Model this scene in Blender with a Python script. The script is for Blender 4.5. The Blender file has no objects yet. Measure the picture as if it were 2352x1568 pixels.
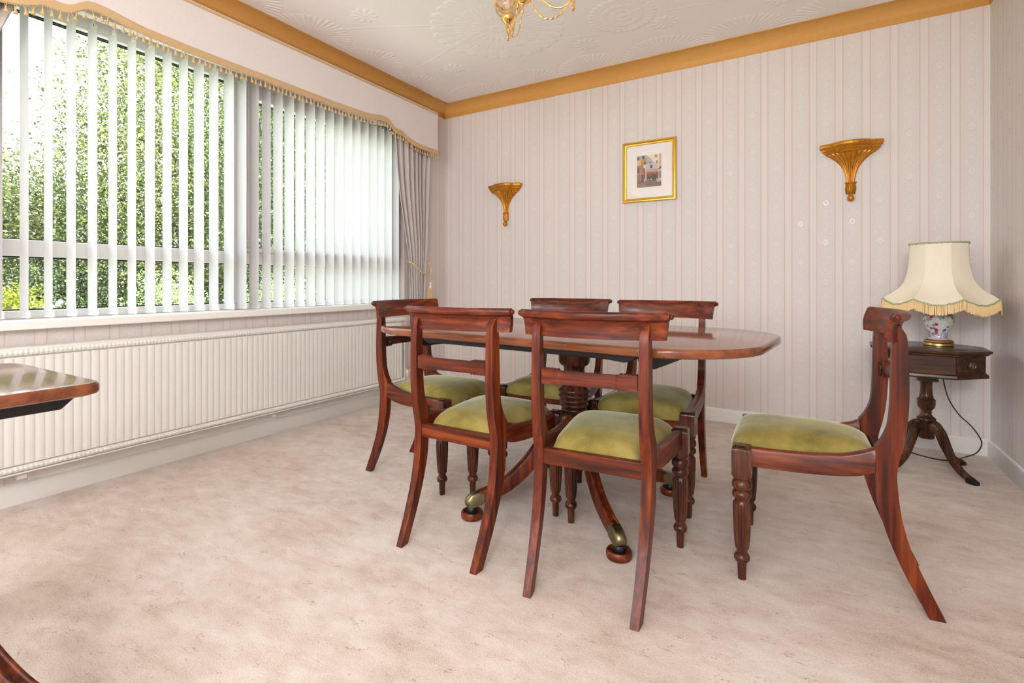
import bpy, math, random
import numpy as np
from mathutils import Vector, Matrix

random.seed(7)
rng = np.random.default_rng(11)
sc = bpy.context.scene
col = sc.collection
PI = math.pi

# ------------------------------------------------------------------ camera, world, light, exposure
CAM_H, YAW, FPX = 0.93, math.radians(30.738), 1161.0
cd = bpy.data.cameras.new('camera')
cam = bpy.data.objects.new('camera', cd)
col.objects.link(cam)
cam.location = (0, 0, CAM_H)
cam.rotation_euler = (PI / 2, 0, YAW)
cd.sensor_width = 36.0
cd.lens = FPX / 2352 * 36.0
cd.shift_y = -132.4 / 2352
cd.clip_start = 0.02
sc.camera = cam
sc.view_settings.view_transform = 'Standard'
sc.view_settings.look = 'None'
sc.view_settings.gamma = 1.0
sc.view_settings.use_curve_mapping = False
sc.view_settings.exposure = 2.22
sc.cycles.use_denoising = True
sc.cycles.use_adaptive_sampling = True
sc.cycles.adaptive_threshold = 0.03
sc.cycles.max_bounces = 10
sc.cycles.diffuse_bounces = 6
sc.cycles.glossy_bounces = 4
sc.cycles.transmission_bounces = 6
sc.cycles.transparent_max_bounces = 16
sc.cycles.caustics_reflective = False
sc.cycles.caustics_refractive = False
sc.cycles.sample_clamp_indirect = 6.0

XL, XR, YB, YF, HC = -2.895, 0.825, 3.665, -2.6, 2.53     # inner wall planes, ceiling height
WY0, WY1, WZ0, WZ1 = 0.66, 3.13, 0.775, 2.235              # window opening in the left wall
RX0, RX1, RZ0, RZ1 = -2.2, 0.2, 0.95, 2.2                   # glazed opening behind the camera

world = bpy.data.worlds.new('sky')
sc.world = world
world.use_nodes = True
wt = world.node_tree
wt.nodes.clear()
w_out = wt.nodes.new('ShaderNodeOutputWorld')
w_bg = wt.nodes.new('ShaderNodeBackground')
w_tc = wt.nodes.new('ShaderNodeTexCoord')
w_noise = wt.nodes.new('ShaderNodeTexNoise')
w_noise.inputs['Scale'].default_value = 2.2
w_noise.inputs['Detail'].default_value = 5
w_ramp = wt.nodes.new('ShaderNodeValToRGB')
w_ramp.color_ramp.elements[0].position = 0.42
w_ramp.color_ramp.elements[0].color = (0.74, 0.87, 1.0, 1)
w_ramp.color_ramp.elements[1].position = 0.62
w_ramp.color_ramp.elements[1].color = (1.0, 1.0, 1.0, 1)
wt.links.new(w_tc.outputs['Generated'], w_noise.inputs['Vector'])
wt.links.new(w_noise.outputs['Fac'], w_ramp.inputs['Fac'])
wt.links.new(w_ramp.outputs['Color'], w_bg.inputs['Color'])
w_bg.inputs['Strength'].default_value = 1.5
wt.links.new(w_bg.outputs['Background'], w_out.inputs['Surface'])

sl = bpy.data.lights.new('sun', 'SUN')
sl.energy = 9.0
sl.angle = math.radians(1.0)
sl.color = (1.0, 0.94, 0.82)
sun = bpy.data.objects.new('sun', sl)
col.objects.link(sun)
sun.rotation_euler = Vector((0.62, 0.45, 0.72)).to_track_quat('Z', 'Y').to_euler()

def portal(name, loc, rot, sx, sy):
    l = bpy.data.lights.new(name, 'AREA')
    l.shape = 'RECTANGLE'
    l.size, l.size_y = sx, sy
    l.cycles.is_portal = True
    o = bpy.data.objects.new(name, l)
    col.objects.link(o)
    o.location = loc
    o.rotation_euler = rot
portal('window_portal', (-3.16, (WY0 + WY1) / 2, (WZ0 + WZ1) / 2), (0, -PI / 2, 0), WZ1 - WZ0, WY1 - WY0)
portal('rear_portal', ((RX0 + RX1) / 2, YF - 0.2, (RZ0 + RZ1) / 2), (PI / 2, 0, 0), RX1 - RX0, RZ1 - RZ0)

def fill_area_light(name, loc, rot, size, size_y, watts, color, shape='RECTANGLE'):
    l = bpy.data.lights.new(name, 'AREA')
    l.shape, l.size, l.size_y, l.energy, l.color = shape, size, size_y, watts, color
    o = bpy.data.objects.new(name, l)
    col.objects.link(o)
    o.location, o.rotation_euler = loc, rot
pl = bpy.data.lights.new('rear_fill_light', 'POINT')  # unseen fill light added behind the camera to brighten the room
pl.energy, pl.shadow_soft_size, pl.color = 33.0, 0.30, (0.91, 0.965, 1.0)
po_ = bpy.data.objects.new('rear_fill_light', pl)
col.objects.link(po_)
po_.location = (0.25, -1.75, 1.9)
fill_area_light('rear_opening_fill', ((RX0 + RX1) / 2, YF - 0.05, (RZ0 + RZ1) / 2), (PI / 2, 0, 0), RX1 - RX0, RZ1 - RZ0, 8.0, (0.92, 0.97, 1.0))  # extra area light added in the rear opening to lift the room's brightness

# ------------------------------------------------------------------ helpers: objects
def tag(o, label=None, cat=None, group=None, kind=None):
    if label: o['label'] = label
    if cat: o['category'] = cat
    if group: o['group'] = group
    if kind: o['kind'] = kind
    return o

def empty(name, loc=(0, 0, 0), rz=0.0, parent=None):
    o = bpy.data.objects.new(name, None)
    o.empty_display_size = 0.1
    col.objects.link(o)
    o.location = loc
    o.rotation_euler = (0, 0, rz)
    o.parent = parent
    return o

def kids(o):
    return [c for c in bpy.data.objects if c.parent == o]

def copy_tree(o, parent=None):
    c = o.copy()
    col.objects.link(c)
    c.parent = parent
    for k in kids(o):
        copy_tree(k, c)
    return c

def interp(tab, x):
    """smooth (Hermite) interpolation through sorted (x, y) pairs"""
    n = len(tab)
    if x <= tab[0][0]: return tab[0][1]
    if x >= tab[-1][0]: return tab[-1][1]
    for i in range(n - 1):
        if tab[i][0] <= x <= tab[i + 1][0]:
            break
    d = [(tab[j + 1][1] - tab[j][1]) / (tab[j + 1][0] - tab[j][0]) for j in range(n - 1)]
    def m(j):
        if j == 0: return d[0]
        if j == n - 1: return d[-1]
        a, b = d[j - 1], d[j]
        return 0.0 if a * b <= 0 else 2 * a * b / (a + b)
    h = tab[i + 1][0] - tab[i][0]
    s = (x - tab[i][0]) / h
    return ((2 * s**3 - 3 * s**2 + 1) * tab[i][1] + (s**3 - 2 * s**2 + s) * h * m(i)
            + (-2 * s**3 + 3 * s**2) * tab[i + 1][1] + (s**3 - s**2) * h * m(i + 1))

def crv(pts, n, closed=False):
    """Catmull-Rom through pts, n samples"""
    P = [Vector(p) for p in pts]
    k = len(P)
    out = []
    segs = k if closed else k - 1
    for a in range(n):
        t = a / (n if closed else n - 1) * segs
        i = min(int(t), segs - 1)
        f = t - i
        g = (lambda j: P[j % k]) if closed else (lambda j: P[max(0, min(k - 1, j))])
        p0, p1, p2, p3 = g(i - 1), g(i), g(i + 1), g(i + 2)
        out.append(0.5 * ((2 * p1) + (p2 - p0) * f + (2 * p0 - 5 * p1 + 4 * p2 - p3) * f * f
                          + (3 * p1 - p0 - 3 * p2 + p3) * f**3))
    return out

class G:
    """collects geometry, links it as ONE mesh object"""
    def __init__(s, M=None):
        s.v, s.f, s.mi, s.M = [], [], [], M
    def add(s, verts, faces, mi=0):
        b = len(s.v)
        if s.M is not None:
            verts = [s.M @ Vector(p) for p in verts]
        s.v += [tuple(p) for p in verts]
        s.f += [tuple(b + i for i in f) for f in faces]
        s.mi += [mi] * len(faces)
        return s
    def box(s, x0, y0, z0, x1, y1, z1, mi=0):
        v = [(x0, y0, z0), (x1, y0, z0), (x1, y1, z0), (x0, y1, z0), (x0, y0, z1), (x1, y0, z1), (x1, y1, z1), (x0, y1, z1)]
        return s.add(v, [(0, 3, 2, 1), (4, 5, 6, 7), (0, 1, 5, 4), (1, 2, 6, 5), (2, 3, 7, 6), (3, 0, 4, 7)], mi)
    def lathe(s, prof, seg=32, c=(0, 0), mod=None, mi=0, cap=True):
        v, f = [], []
        for j, (r, z) in enumerate(prof):
            for i in range(seg):
                a = 2 * PI * i / seg
                rr = r if mod is None else mod(r, z, a)
                v.append((c[0] + rr * math.cos(a), c[1] + rr * math.sin(a), z))
        n = len(prof)
        up = prof[-1][1] >= prof[0][1]
        for j in range(n - 1):
            for i in range(seg):
                q = (j * seg + i, j * seg + (i + 1) % seg, (j + 1) * seg + (i + 1) % seg, (j + 1) * seg + i)
                f.append(q if up else q[::-1])
        if cap:
            lo, hi = list(range(seg)), list(range((n - 1) * seg, n * seg))
            f.append(tuple(lo[::-1]) if up else tuple(lo))
            f.append(tuple(hi) if up else tuple(hi[::-1]))
        return s.add(v, f, mi)
    def tube(s, pts, r, seg=10, closed=False, mi=0, twist=None):
        P = [Vector(p) for p in pts]
        n = len(P)
        v, f = [], []
        up = None
        for i in range(n):
            if closed: t = P[(i + 1) % n] - P[i - 1]
            else: t = P[min(n - 1, i + 1)] - P[max(0, i - 1)]
            t.normalize()
            if up is None:
                up = t.orthogonal().normalized()
            up = (up - t * up.dot(t)).normalized()
            w = t.cross(up)
            rr = r(i / max(1, n - 1)) if callable(r) else r
            for k in range(seg):
                a = 2 * PI * k / seg
                q = rr if twist is None else rr * twist(i, a)
                v.append(P[i] + (up * math.cos(a) + w * math.sin(a)) * q)
        m = n if closed else n - 1
        for i in range(m):
            j = (i + 1) % n
            for k in range(seg):
                f.append((i * seg + k, i * seg + (k + 1) % seg, j * seg + (k + 1) % seg, j * seg + k))
        if not closed:
            f.append(tuple(range(seg))[::-1])
            f.append(tuple(range((n - 1) * seg, n * seg)))
        return s.add(v, f, mi)
    def ball(s, c, r, seg=14, rings=9, sz=1.0, mi=0):
        prof = [(max(1e-4, r * math.sin(PI * j / rings)), c[2] - r * sz * math.cos(PI * j / rings)) for j in range(rings + 1)]
        return s.lathe(prof, seg, (c[0], c[1]), mi=mi)
    def sweep(s, sections, closed_sec=True, cap=True, mi=0):
        """sections: list of equal-length point loops"""
        n = len(sections[0])
        v = [p for sec in sections for p in sec]
        f = []
        for j in range(len(sections) - 1):
            for i in range(n if closed_sec else n - 1):
                k = (i + 1) % n
                f.append((j * n + i, j * n + k, (j + 1) * n + k, (j + 1) * n + i))
        if cap and closed_sec:
            f.append(tuple(range(n))[::-1])
            f.append(tuple(range((len(sections) - 1) * n, len(sections) * n)))
        return s.add(v, f, mi)
    def prism(s, poly, d, mi=0):
        """poly: 3-D loop, d: offset vector"""
        d = Vector(d)
        return s.sweep([[Vector(p) for p in poly], [Vector(p) + d for p in poly]], mi=mi)
    def build(s, name, mats, parent=None, bevel=0.0, sharp=38, bseg=2, recalc=True, smooth=True):
        me = bpy.data.meshes.new(name)
        me.from_pydata(s.v, [], s.f)
        if recalc:
            import bmesh
            bm = bmesh.new()
            bm.from_mesh(me)
            bmesh.ops.recalc_face_normals(bm, faces=bm.faces)
            bm.to_mesh(me)
            bm.free()
        if not isinstance(mats, (list, tuple)): mats = [mats]
        for m in mats: me.materials.append(m)
        if len(mats) > 1: me.polygons.foreach_set('material_index', s.mi)
        if smooth:
            me.polygons.foreach_set('use_smooth', [True] * len(me.polygons))
            me.set_sharp_from_angle(angle=math.radians(sharp))
        me.update()
        o = bpy.data.objects.new(name, me)
        col.objects.link(o)
        o.parent = parent
        if bevel > 0:
            b = o.modifiers.new('bevel', 'BEVEL')
            b.width, b.segments, b.limit_method = bevel, bseg, 'ANGLE'
            b.angle_limit = math.radians(42)
            b.harden_normals = False
        return o

# ------------------------------------------------------------------ helpers: materials
class E:
    """node expression with operators"""
    def __init__(s, t, k): s.t, s.k = t, k
    def _m(s, op, *o, clamp=False):
        n = s.t.nodes.new('ShaderNodeMath')
        n.operation, n.use_clamp = op, clamp
        for i, a in enumerate((s,) + o):
            if isinstance(a, E): s.t.links.new(a.k, n.inputs[i])
            else: n.inputs[i].default_value = a
        return E(s.t, n.outputs[0])
    def __add__(s, o): return s._m('ADD', o)
    def __sub__(s, o): return s._m('SUBTRACT', o)
    def __mul__(s, o): return s._m('MULTIPLY', o)
    def __truediv__(s, o): return s._m('DIVIDE', o)
    def fract(s): return s._m('FRACT')
    def floor(s): return s._m('FLOOR')
    def abs(s): return s._m('ABSOLUTE')
    def sqrt(s): return s._m('SQRT')
    def sin(s): return s._m('SINE')
    def pow(s, o): return s._m('POWER', o)
    def min(s, o): return s._m('MINIMUM', o)
    def max(s, o): return s._m('MAXIMUM', o)
    def step(s, lo, hi):
        n = s.t.nodes.new('ShaderNodeMapRange')
        n.interpolation_type = 'SMOOTHSTEP'
        s.t.links.new(s.k, n.inputs['Value'])
        n.inputs['From Min'].default_value, n.inputs['From Max'].default_value = lo, hi
        return E(s.t, n.outputs['Result'])
    def inv(s): return (s * -1.0) + 1.0

def srgb(r, g, b):
    f = lambda c: (c / 255 / 12.92) if c <= 10 else ((c / 255 + 0.055) / 1.055) ** 2.4
    return (f(r), f(g), f(b), 1.0)

def new_mat(name, color=(0.8, 0.8, 0.8, 1), rough=0.5, metal=0.0, spec=0.5, coat=0.0, sheen=0.0, coat_rough=0.08):
    m = bpy.data.materials.new(name)
    m.use_nodes = True
    t = m.node_tree
    b = t.nodes['Principled BSDF']
    b.inputs['Base Color'].default_value = color
    b.inputs['Roughness'].default_value = rough
    b.inputs['Metallic'].default_value = metal
    b.inputs['Specular IOR Level'].default_value = spec
    b.inputs['Coat Weight'].default_value = coat
    b.inputs['Coat Roughness'].default_value = coat_rough
    b.inputs['Sheen Weight'].default_value = sheen
    return m, t, b

def coords(t, kind='Object', scale=None):
    tc = t.nodes.new('ShaderNodeTexCoord')
    k = tc.outputs[kind]
    if scale is not None:
        mp = t.nodes.new('ShaderNodeMapping')
        mp.inputs['Scale'].default_value = scale
        t.links.new(k, mp.inputs['Vector'])
        k = mp.outputs['Vector']
    return k

def xyz(t, k):
    n = t.nodes.new('ShaderNodeSeparateXYZ')
    t.links.new(k, n.inputs[0])
    return [E(t, o) for o in n.outputs]

def comb(t, x, y, z):
    n = t.nodes.new('ShaderNodeCombineXYZ')
    for i, a in enumerate((x, y, z)):
        if isinstance(a, E): t.links.new(a.k, n.inputs[i])
        else: n.inputs[i].default_value = a
    return n.outputs[0]

def noise(t, k, scale, detail=3, rough=0.5, dist=0.0):
    n = t.nodes.new('ShaderNodeTexNoise')
    t.links.new(k, n.inputs['Vector'])
    n.inputs['Scale'].default_value = scale
    n.inputs['Detail'].default_value = detail
    n.inputs['Roughness'].default_value = rough
    n.inputs['Distortion'].default_value = dist
    return E(t, n.outputs['Fac'])

def ramp(t, fac, stops):
    n = t.nodes.new('ShaderNodeValToRGB')
    el = n.color_ramp.elements
    while len(el) < len(stops): el.new(0.5)
    for e, (p, c) in zip(el, stops):
        e.position, e.color = p, c
    t.links.new(fac.k, n.inputs['Fac'])
    return n.outputs['Color']

def mix(t, fac, a, b, mode='MIX'):
    n = t.nodes.new('ShaderNodeMix')
    n.data_type, n.blend_type = 'RGBA', mode
    for i, v in ((0, fac), (6, a), (7, b)):
        if isinstance(v, E): t.links.new(v.k, n.inputs[i])
        elif isinstance(v, (float, int, tuple)): n.inputs[i].default_value = v
        else: t.links.new(v, n.inputs[i])
    return n.outputs[2]

def bump(t, b, height, strength=0.3, dist=0.002):
    n = t.nodes.new('ShaderNodeBump')
    n.inputs['Strength'].default_value = strength
    n.inputs['Distance'].default_value = dist
    t.links.new(height.k, n.inputs['Height'])
    t.links.new(n.outputs['Normal'], b.inputs['Normal'])

def plain(name, color, rough=0.5, metal=0.0, **kw):
    return new_mat(name, color, rough, metal, **kw)[0]

def wood(name, axis, dark, mid, light, rough=0.42, coat=0.18, fine=1.0):
    m, t, b = new_mat(name, mid, rough, coat=coat, coat_rough=0.16, spec=0.22)
    sc_ = [34 * fine] * 3
    sc_['xyz'.index(axis)] = 1.7
    k = coords(t, 'Object', sc_)
    k2 = coords(t, 'Object', [7 if a != axis else 1.6 for a in 'xyz'])
    info = t.nodes.new('ShaderNodeObjectInfo')
    rnd = E(t, info.outputs['Random'])
    va = t.nodes.new('ShaderNodeVectorMath')
    va.operation = 'ADD'
    t.links.new(k, va.inputs[0])
    t.links.new(comb(t, rnd * 31.0, rnd * 17.0, rnd * 23.0), va.inputs[1])
    vb = t.nodes.new('ShaderNodeVectorMath')
    vb.operation = 'ADD'
    t.links.new(k2, vb.inputs[0])
    t.links.new(comb(t, rnd * 13.0, rnd * 29.0, rnd * 7.0), vb.inputs[1])
    n1 = noise(t, va.outputs[0], 1.6, 6, 0.60, 0.25)
    n2 = noise(t, vb.outputs[0], 1.3, 3, 0.55, 0.2)
    fac = n1 * 0.80 + n2 * 0.36 - 0.08
    c = ramp(t, fac, [(0.36, dark), (0.52, mid), (0.70, light)])
    t.links.new(c, b.inputs['Base Color'])
    t.links.new((n1 * 0.16 + (rough - 0.07)).k, b.inputs['Roughness'])
    bump(t, b, n1, 0.06, 0.001)
    return m

MAH = ((0.030, 0.0065, 0.003, 1), (0.115, 0.0165, 0.0038, 1), (0.24, 0.052, 0.010, 1))
wood_x = wood('mahogany_cross_grain', 'x', *MAH)
wood_y = wood('mahogany_long_grain', 'y', *MAH)
wood_z = wood('mahogany_upright_grain', 'z', *MAH)
DMAH = ((0.018, 0.006, 0.004, 1), (0.070, 0.020, 0.010, 1), (0.15, 0.048, 0.018, 1))
dark_z = wood('dark_mahogany_upright', 'z', *DMAH, rough=0.26)
dark_x = wood('dark_mahogany_cross', 'x', *DMAH, rough=0.26)
top_x = wood('polished_mahogany_top', 'x', (0.13, 0.038, 0.015, 1), (0.21, 0.066, 0.026, 1), (0.29, 0.10, 0.04, 1), rough=0.14, coat=0.35, fine=0.7)
top_x.node_tree.nodes['Principled BSDF'].inputs['Coat Roughness'].default_value = 0.06
OAK = ((0.012, 0.005, 0.003, 1), (0.052, 0.018, 0.008, 1), (0.10, 0.038, 0.015, 1))
drum_x = wood('brown_drum_table_wood', 'x', *OAK, rough=0.3)
drum_z = wood('brown_drum_leg_wood', 'z', (0.02, 0.008, 0.004, 1), (0.062, 0.022, 0.010, 1), (0.15, 0.062, 0.022, 1), rough=0.28)
bearer_mat = plain('black_stained_wood', (0.006, 0.004, 0.004, 1), 0.5)
brass = plain('aged_brass', (0.42, 0.30, 0.11, 1), 0.3, 1.0)
old_brass = plain('tarnished_brass', (0.22, 0.19, 0.11, 1), 0.38, 1.0)
gold_brass = plain('polished_brass', (0.92, 0.62, 0.22, 1), 0.14, 1.0)
rope_brass = plain('rope_brass', (0.92, 0.60, 0.20, 1), 0.28, 1.0)
black_metal = plain('dark_caster_metal', (0.02, 0.02, 0.02, 1), 0.4, 0.6)

def velvet_mat():
    m, t, b = new_mat('green_velvet', (0.17, 0.165, 0.045, 1), 0.95, spec=0.15)
    b.inputs['Sheen Weight'].default_value = 0.85
    b.inputs['Sheen Roughness'].default_value = 0.35
    b.inputs['Sheen Tint'].default_value = (0.64, 0.66, 0.50, 1)
    k = coords(t)
    n1 = noise(t, k, 6.0, 3, 0.6)
    n2 = noise(t, k, 420.0, 1, 0.5)
    f = n1 * 0.85 + n2 * 0.22
    t.links.new(ramp(t, f, [(0.34, (0.14, 0.110, 0.028, 1)), (0.52, (0.275, 0.212, 0.055, 1)), (0.70, (0.39, 0.32, 0.11, 1))]), b.inputs['Base Color'])
    bump(t, b, n2, 0.25, 0.0008)
    return m
velvet = velvet_mat()

def wallpaper(name, axis, phase):
    """striped paper: pale bands with corded edges, damask columns carrying oval medallions"""
    m, t, b = new_mat(name, rough=0.55, spec=0.3)
    X, Y, Z = xyz(t, coords(t))
    u = {'x': X, 'y': Y}[axis]
    per = 0.1358
    q = (u - phase) / per
    idx = (q + 0.5).floor()
    d = ((q + 0.5).fract() - 0.5).abs() * per                # distance from the pale band's middle
    e = (d * -1.0) + per / 2                                 # distance from the damask column's middle
    band = d.step(0.0150, 0.0180).inv()
    fineline = ((d * 900.0).sin() * 0.5 + 0.5) * band
    zig = ((Z * 520.0).sin() * 0.0010)
    cord = ((d + zig) - 0.0205).abs().step(0.0014, 0.0034).inv()
    cord2 = (d - 0.0135).abs().step(0.0006, 0.0018).inv()
    par = (q.floor() * 0.5).fract() * 2.0                    # half drop between neighbours
    vper = 0.2435
    v = (((Z - 1.9155) / vper + par * 0.5 + 0.5).fract() - 0.5) * vper
    ell = ((e / 0.0125).pow(2.0) + (v / 0.0165).pow(2.0)).sqrt()
    ring = (ell - 0.86).abs().step(0.12, 0.24).inv()
    inner = ell.step(0.75, 0.95).inv()
    vv = comb(t, e * 1.0, v.abs() * 1.0, idx * 0.0)
    n = noise(t, vv, 95.0, 3, 0.55, 0.8)
    n2 = noise(t, comb(t, e, v, 0.0), 60.0, 2, 0.5, 1.2)
    dm = (n * 0.6 + n2 * 0.4).step(0.50, 0.56) * e.step(0.022, 0.034).inv() * ell.step(1.0, 1.3)
    spk = noise(t, coords(t), 900.0, 1)
    base = mix(t, spk, srgb(209, 201, 197), srgb(219, 212, 209))
    c = mix(t, dm * 0.55, base, srgb(224, 216, 212))
    c = mix(t, band * 0.95, c, srgb(222, 214, 211))
    c = mix(t, fineline * 0.28, c, srgb(208, 194, 187))
    c = mix(t, cord * 0.62, c, srgb(202, 172, 154))
    c = mix(t, cord2 * 0.35, c, srgb(214, 192, 178))
    c = mix(t, inner * 0.55, c, srgb(222, 209, 204))
    c = mix(t, ring * 0.55, c, srgb(234, 226, 222))
    t.links.new(c, b.inputs['Base Color'])
    t.links.new(((ring.max(dm * 0.25)) * -0.34 + 0.56).k, b.inputs['Roughness'])
    bump(t, b, ring * 0.5 + dm * 0.4 + band * 0.3, 0.15, 0.0006)
    return m
paper_x = wallpaper('striped_wallpaper_back', 'x', 0.002)
paper_y = wallpaper('striped_wallpaper_side', 'y', 0.03)

white_gloss = plain('white_gloss_paint', srgb(234, 232, 228), 0.35)
upvc = plain('white_window_plastic', srgb(232, 232, 230), 0.3)
gasket = plain('black_gasket', (0.01, 0.01, 0.012, 1), 0.6)
rad_white = plain('cream_radiator_enamel', srgb(221, 219, 214), 0.35)
plaster_white = plain('white_plaster', srgb(232, 226, 220), 0.8)

def carpet_mat():
    m, t, b = new_mat('beige_pink_pile_carpet', rough=1.0, spec=0.05)
    k = coords(t)
    def nap(sx, sy):
        mp = t.nodes.new('ShaderNodeMapping')
        mp.inputs['Rotation'].default_value = (0, 0, -math.radians(24))
        mp.inputs['Scale'].default_value = (sx, sy, 1)
        t.links.new(k, mp.inputs['Vector'])
        return mp.outputs['Vector']
    big = noise(t, nap(1.0, 1.5), 1.7, 3, 0.6, 0.5)
    med = noise(t, nap(1.0, 2.0), 9.0, 5, 0.65, 0.4)
    crk = nap(1.0, 3.2)
    cr1 = (noise(t, crk, 9.0, 4, 0.62, 0.0) - 0.5).abs().step(0.002, 0.020).inv()
    gate = noise(t, nap(1.0, 1.6), 13.0, 2, 0.6).step(0.53, 0.64)
    tuft = noise(t, k, 420.0, 1, 0.5)
    tuft2 = noise(t, nap(1.0, 1.4), 150.0, 3, 0.7)
    crease = cr1 * gate * noise(t, k, 170.0, 2, 0.6).step(0.40, 0.56)
    f = big * 0.44 + med * 0.42 + tuft2 * 0.34 + tuft * 0.30 - 0.25
    c = ramp(t, f, [(0.32, srgb(168, 144, 126)), (0.47, srgb(197, 180, 167)), (0.62, srgb(213, 201, 192))])
    c = mix(t, crease * 0.75, c, srgb(138, 102, 82))
    t.links.new(c, b.inputs['Base Color'])
    b.inputs['Sheen Weight'].default_value = 0.2
    b.inputs['Sheen Roughness'].default_value = 0.6
    bump(t, b, tuft * 0.5 + tuft2 * 0.8 + med * 1.2 - crease * 0.8, 0.27, 0.005)
    return m
carpet = carpet_mat()

def cove_mat():
    m, t, b = new_mat('ochre_paint', srgb(212, 160, 88), 0.55, spec=0.3)
    n = noise(t, coords(t), 60, 2)
    t.links.new(mix(t, n, srgb(206, 152, 80), srgb(214, 164, 94)), b.inputs['Base Color'])
    return m
ochre = cove_mat()
ceiling_paint = plain('white_embossed_ceiling_paper', srgb(243, 240, 238), 0.45, spec=0.3)

def slub(name, c0, c1, along):
    m, t, b = new_mat(name, c0, 0.85, spec=0.15)
    scl = {'y': (300, 60, 300), 'z': (300, 300, 60)}[along]
    n = noise(t, coords(t, 'Object', scl), 1.0, 3, 0.6)
    n2 = noise(t, coords(t), 500.0, 1)
    c = mix(t, n2, c0, c1)
    c = mix(t, n.step(0.60, 0.72) * 0.42, c, srgb(158, 138, 134))
    t.links.new(c, b.inputs['Base Color'])
    bump(t, b, n, 0.2, 0.001)
    return m
pelmet_fabric = slub('slub_pelmet_fabric', srgb(217, 209, 206), srgb(228, 221, 219), 'y')
curtain_fabric = slub('slub_curtain_fabric', srgb(184, 176, 171), srgb(199, 191, 187), 'y')

def braid_mat(name, c0, c1, scale):
    m, t, b = new_mat(name, c0, 0.7)
    X, Y, Z = xyz(t, coords(t))
    w = (((Y + Z + X) * scale).sin() * 0.5 + 0.5) * (((Y - Z + X) * scale).sin() * 0.5 + 0.5)
    t.links.new(mix(t, w, c0, c1), b.inputs['Base Color'])
    bump(t, b, w, 0.5, 0.002)
    return m
braid = braid_mat('gold_cream_braid', srgb(196, 160, 112), srgb(230, 210, 172), 900.0)
tassel_mat = plain('gold_thread', srgb(206, 172, 118), 0.6)
cream_thread = plain('cream_thread', srgb(232, 220, 196), 0.6)
rope_mat = braid_mat('cream_gold_rope', srgb(196, 166, 110), srgb(236, 222, 188), 420.0)

def blind_fabric():
    m = bpy.data.materials.new('white_blind_fabric')
    m.use_nodes = True
    t = m.node_tree
    t.nodes.clear()
    out = t.nodes.new('ShaderNodeOutputMaterial')
    d = t.nodes.new('ShaderNodeBsdfDiffuse')
    tr = t.nodes.new('ShaderNodeBsdfTranslucent')
    mx = t.nodes.new('ShaderNodeMixShader')
    mx.inputs[0].default_value = 0.24
    d.inputs['Color'].default_value = srgb(229, 228, 229)
    tr.inputs['Color'].default_value = srgb(226, 222, 220)
    t.links.new(d.outputs[0], mx.inputs[1])
    t.links.new(tr.outputs[0], mx.inputs[2])
    t.links.new(mx.outputs[0], out.inputs['Surface'])
    return m
slat_mat = blind_fabric()

def pane_glass():
    m = bpy.data.materials.new('window_glass')
    m.use_nodes = True
    t = m.node_tree
    t.nodes.clear()
    out = t.nodes.new('ShaderNodeOutputMaterial')
    tr = t.nodes.new('ShaderNodeBsdfTransparent')
    tr.inputs['Color'].default_value = (0.93, 0.96, 0.95, 1)
    gl = t.nodes.new('ShaderNodeBsdfGlossy')
    gl.inputs['Roughness'].default_value = 0.02
    fr = t.nodes.new('ShaderNodeLayerWeight')
    fr.inputs['Blend'].default_value = 0.5
    mx = t.nodes.new('ShaderNodeMixShader')
    t.links.new((E(t, fr.outputs['Facing']).pow(5.0) * 0.96 + 0.04).k, mx.inputs[0])
    t.links.new(tr.outputs[0], mx.inputs[1])
    t.links.new(gl.outputs[0], mx.inputs[2])
    t.links.new(mx.outputs[0], out.inputs['Surface'])
    return m
glass = pane_glass()

# ------------------------------------------------------------------ room shell
def structure(o, label=None):
    o['kind'] = 'structure'
    if label: o['label'] = label
    return o

structure(G().box(XL - 0.3, YF - 0.3, -0.15, XR + 0.3, YB + 0.3, 0.0).build('floor', carpet, smooth=False), 'beige pink pile carpet covering the whole floor')
g = G()
TL = XL - 0.25
g.box(TL, YF, 0.0, XL, YB + 0.2, WZ0 - 0.04)
g.box(TL, YF, WZ1, XL, YB + 0.2, HC + 0.1)
g.box(TL, YF, WZ0 - 0.04, XL, WY0, WZ1)
g.box(TL, WY1, WZ0 - 0.04, XL, YB + 0.2, WZ1)
structure(g.build('wall_left', paper_y, smooth=False), 'striped wallpapered wall holding the wide window')
structure(G().box(TL, YB, 0.0, XR + 0.2, YB + 0.2, HC + 0.1).build('wall_back', paper_x, smooth=False), 'striped pink wallpapered wall behind the dining table')
structure(G().box(XR, YF, 0.0, XR + 0.2, YB, HC + 0.1).build('wall_right', paper_y, smooth=False), 'striped wallpapered wall at the right edge')
g = G()
g.box(TL, YF - 0.2, 0, RX0, YF, HC + 0.1).box(RX1, YF - 0.2, 0, XR + 0.2, YF, HC + 0.1)
g.box(RX0, YF - 0.2, RZ1, RX1, YF, HC + 0.1).box(RX0, YF - 0.2, 0, RX1, YF, RZ0)
structure(g.build('wall_front', paper_x, smooth=False), 'wallpapered wall behind the viewer with a wide glazed opening')

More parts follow.
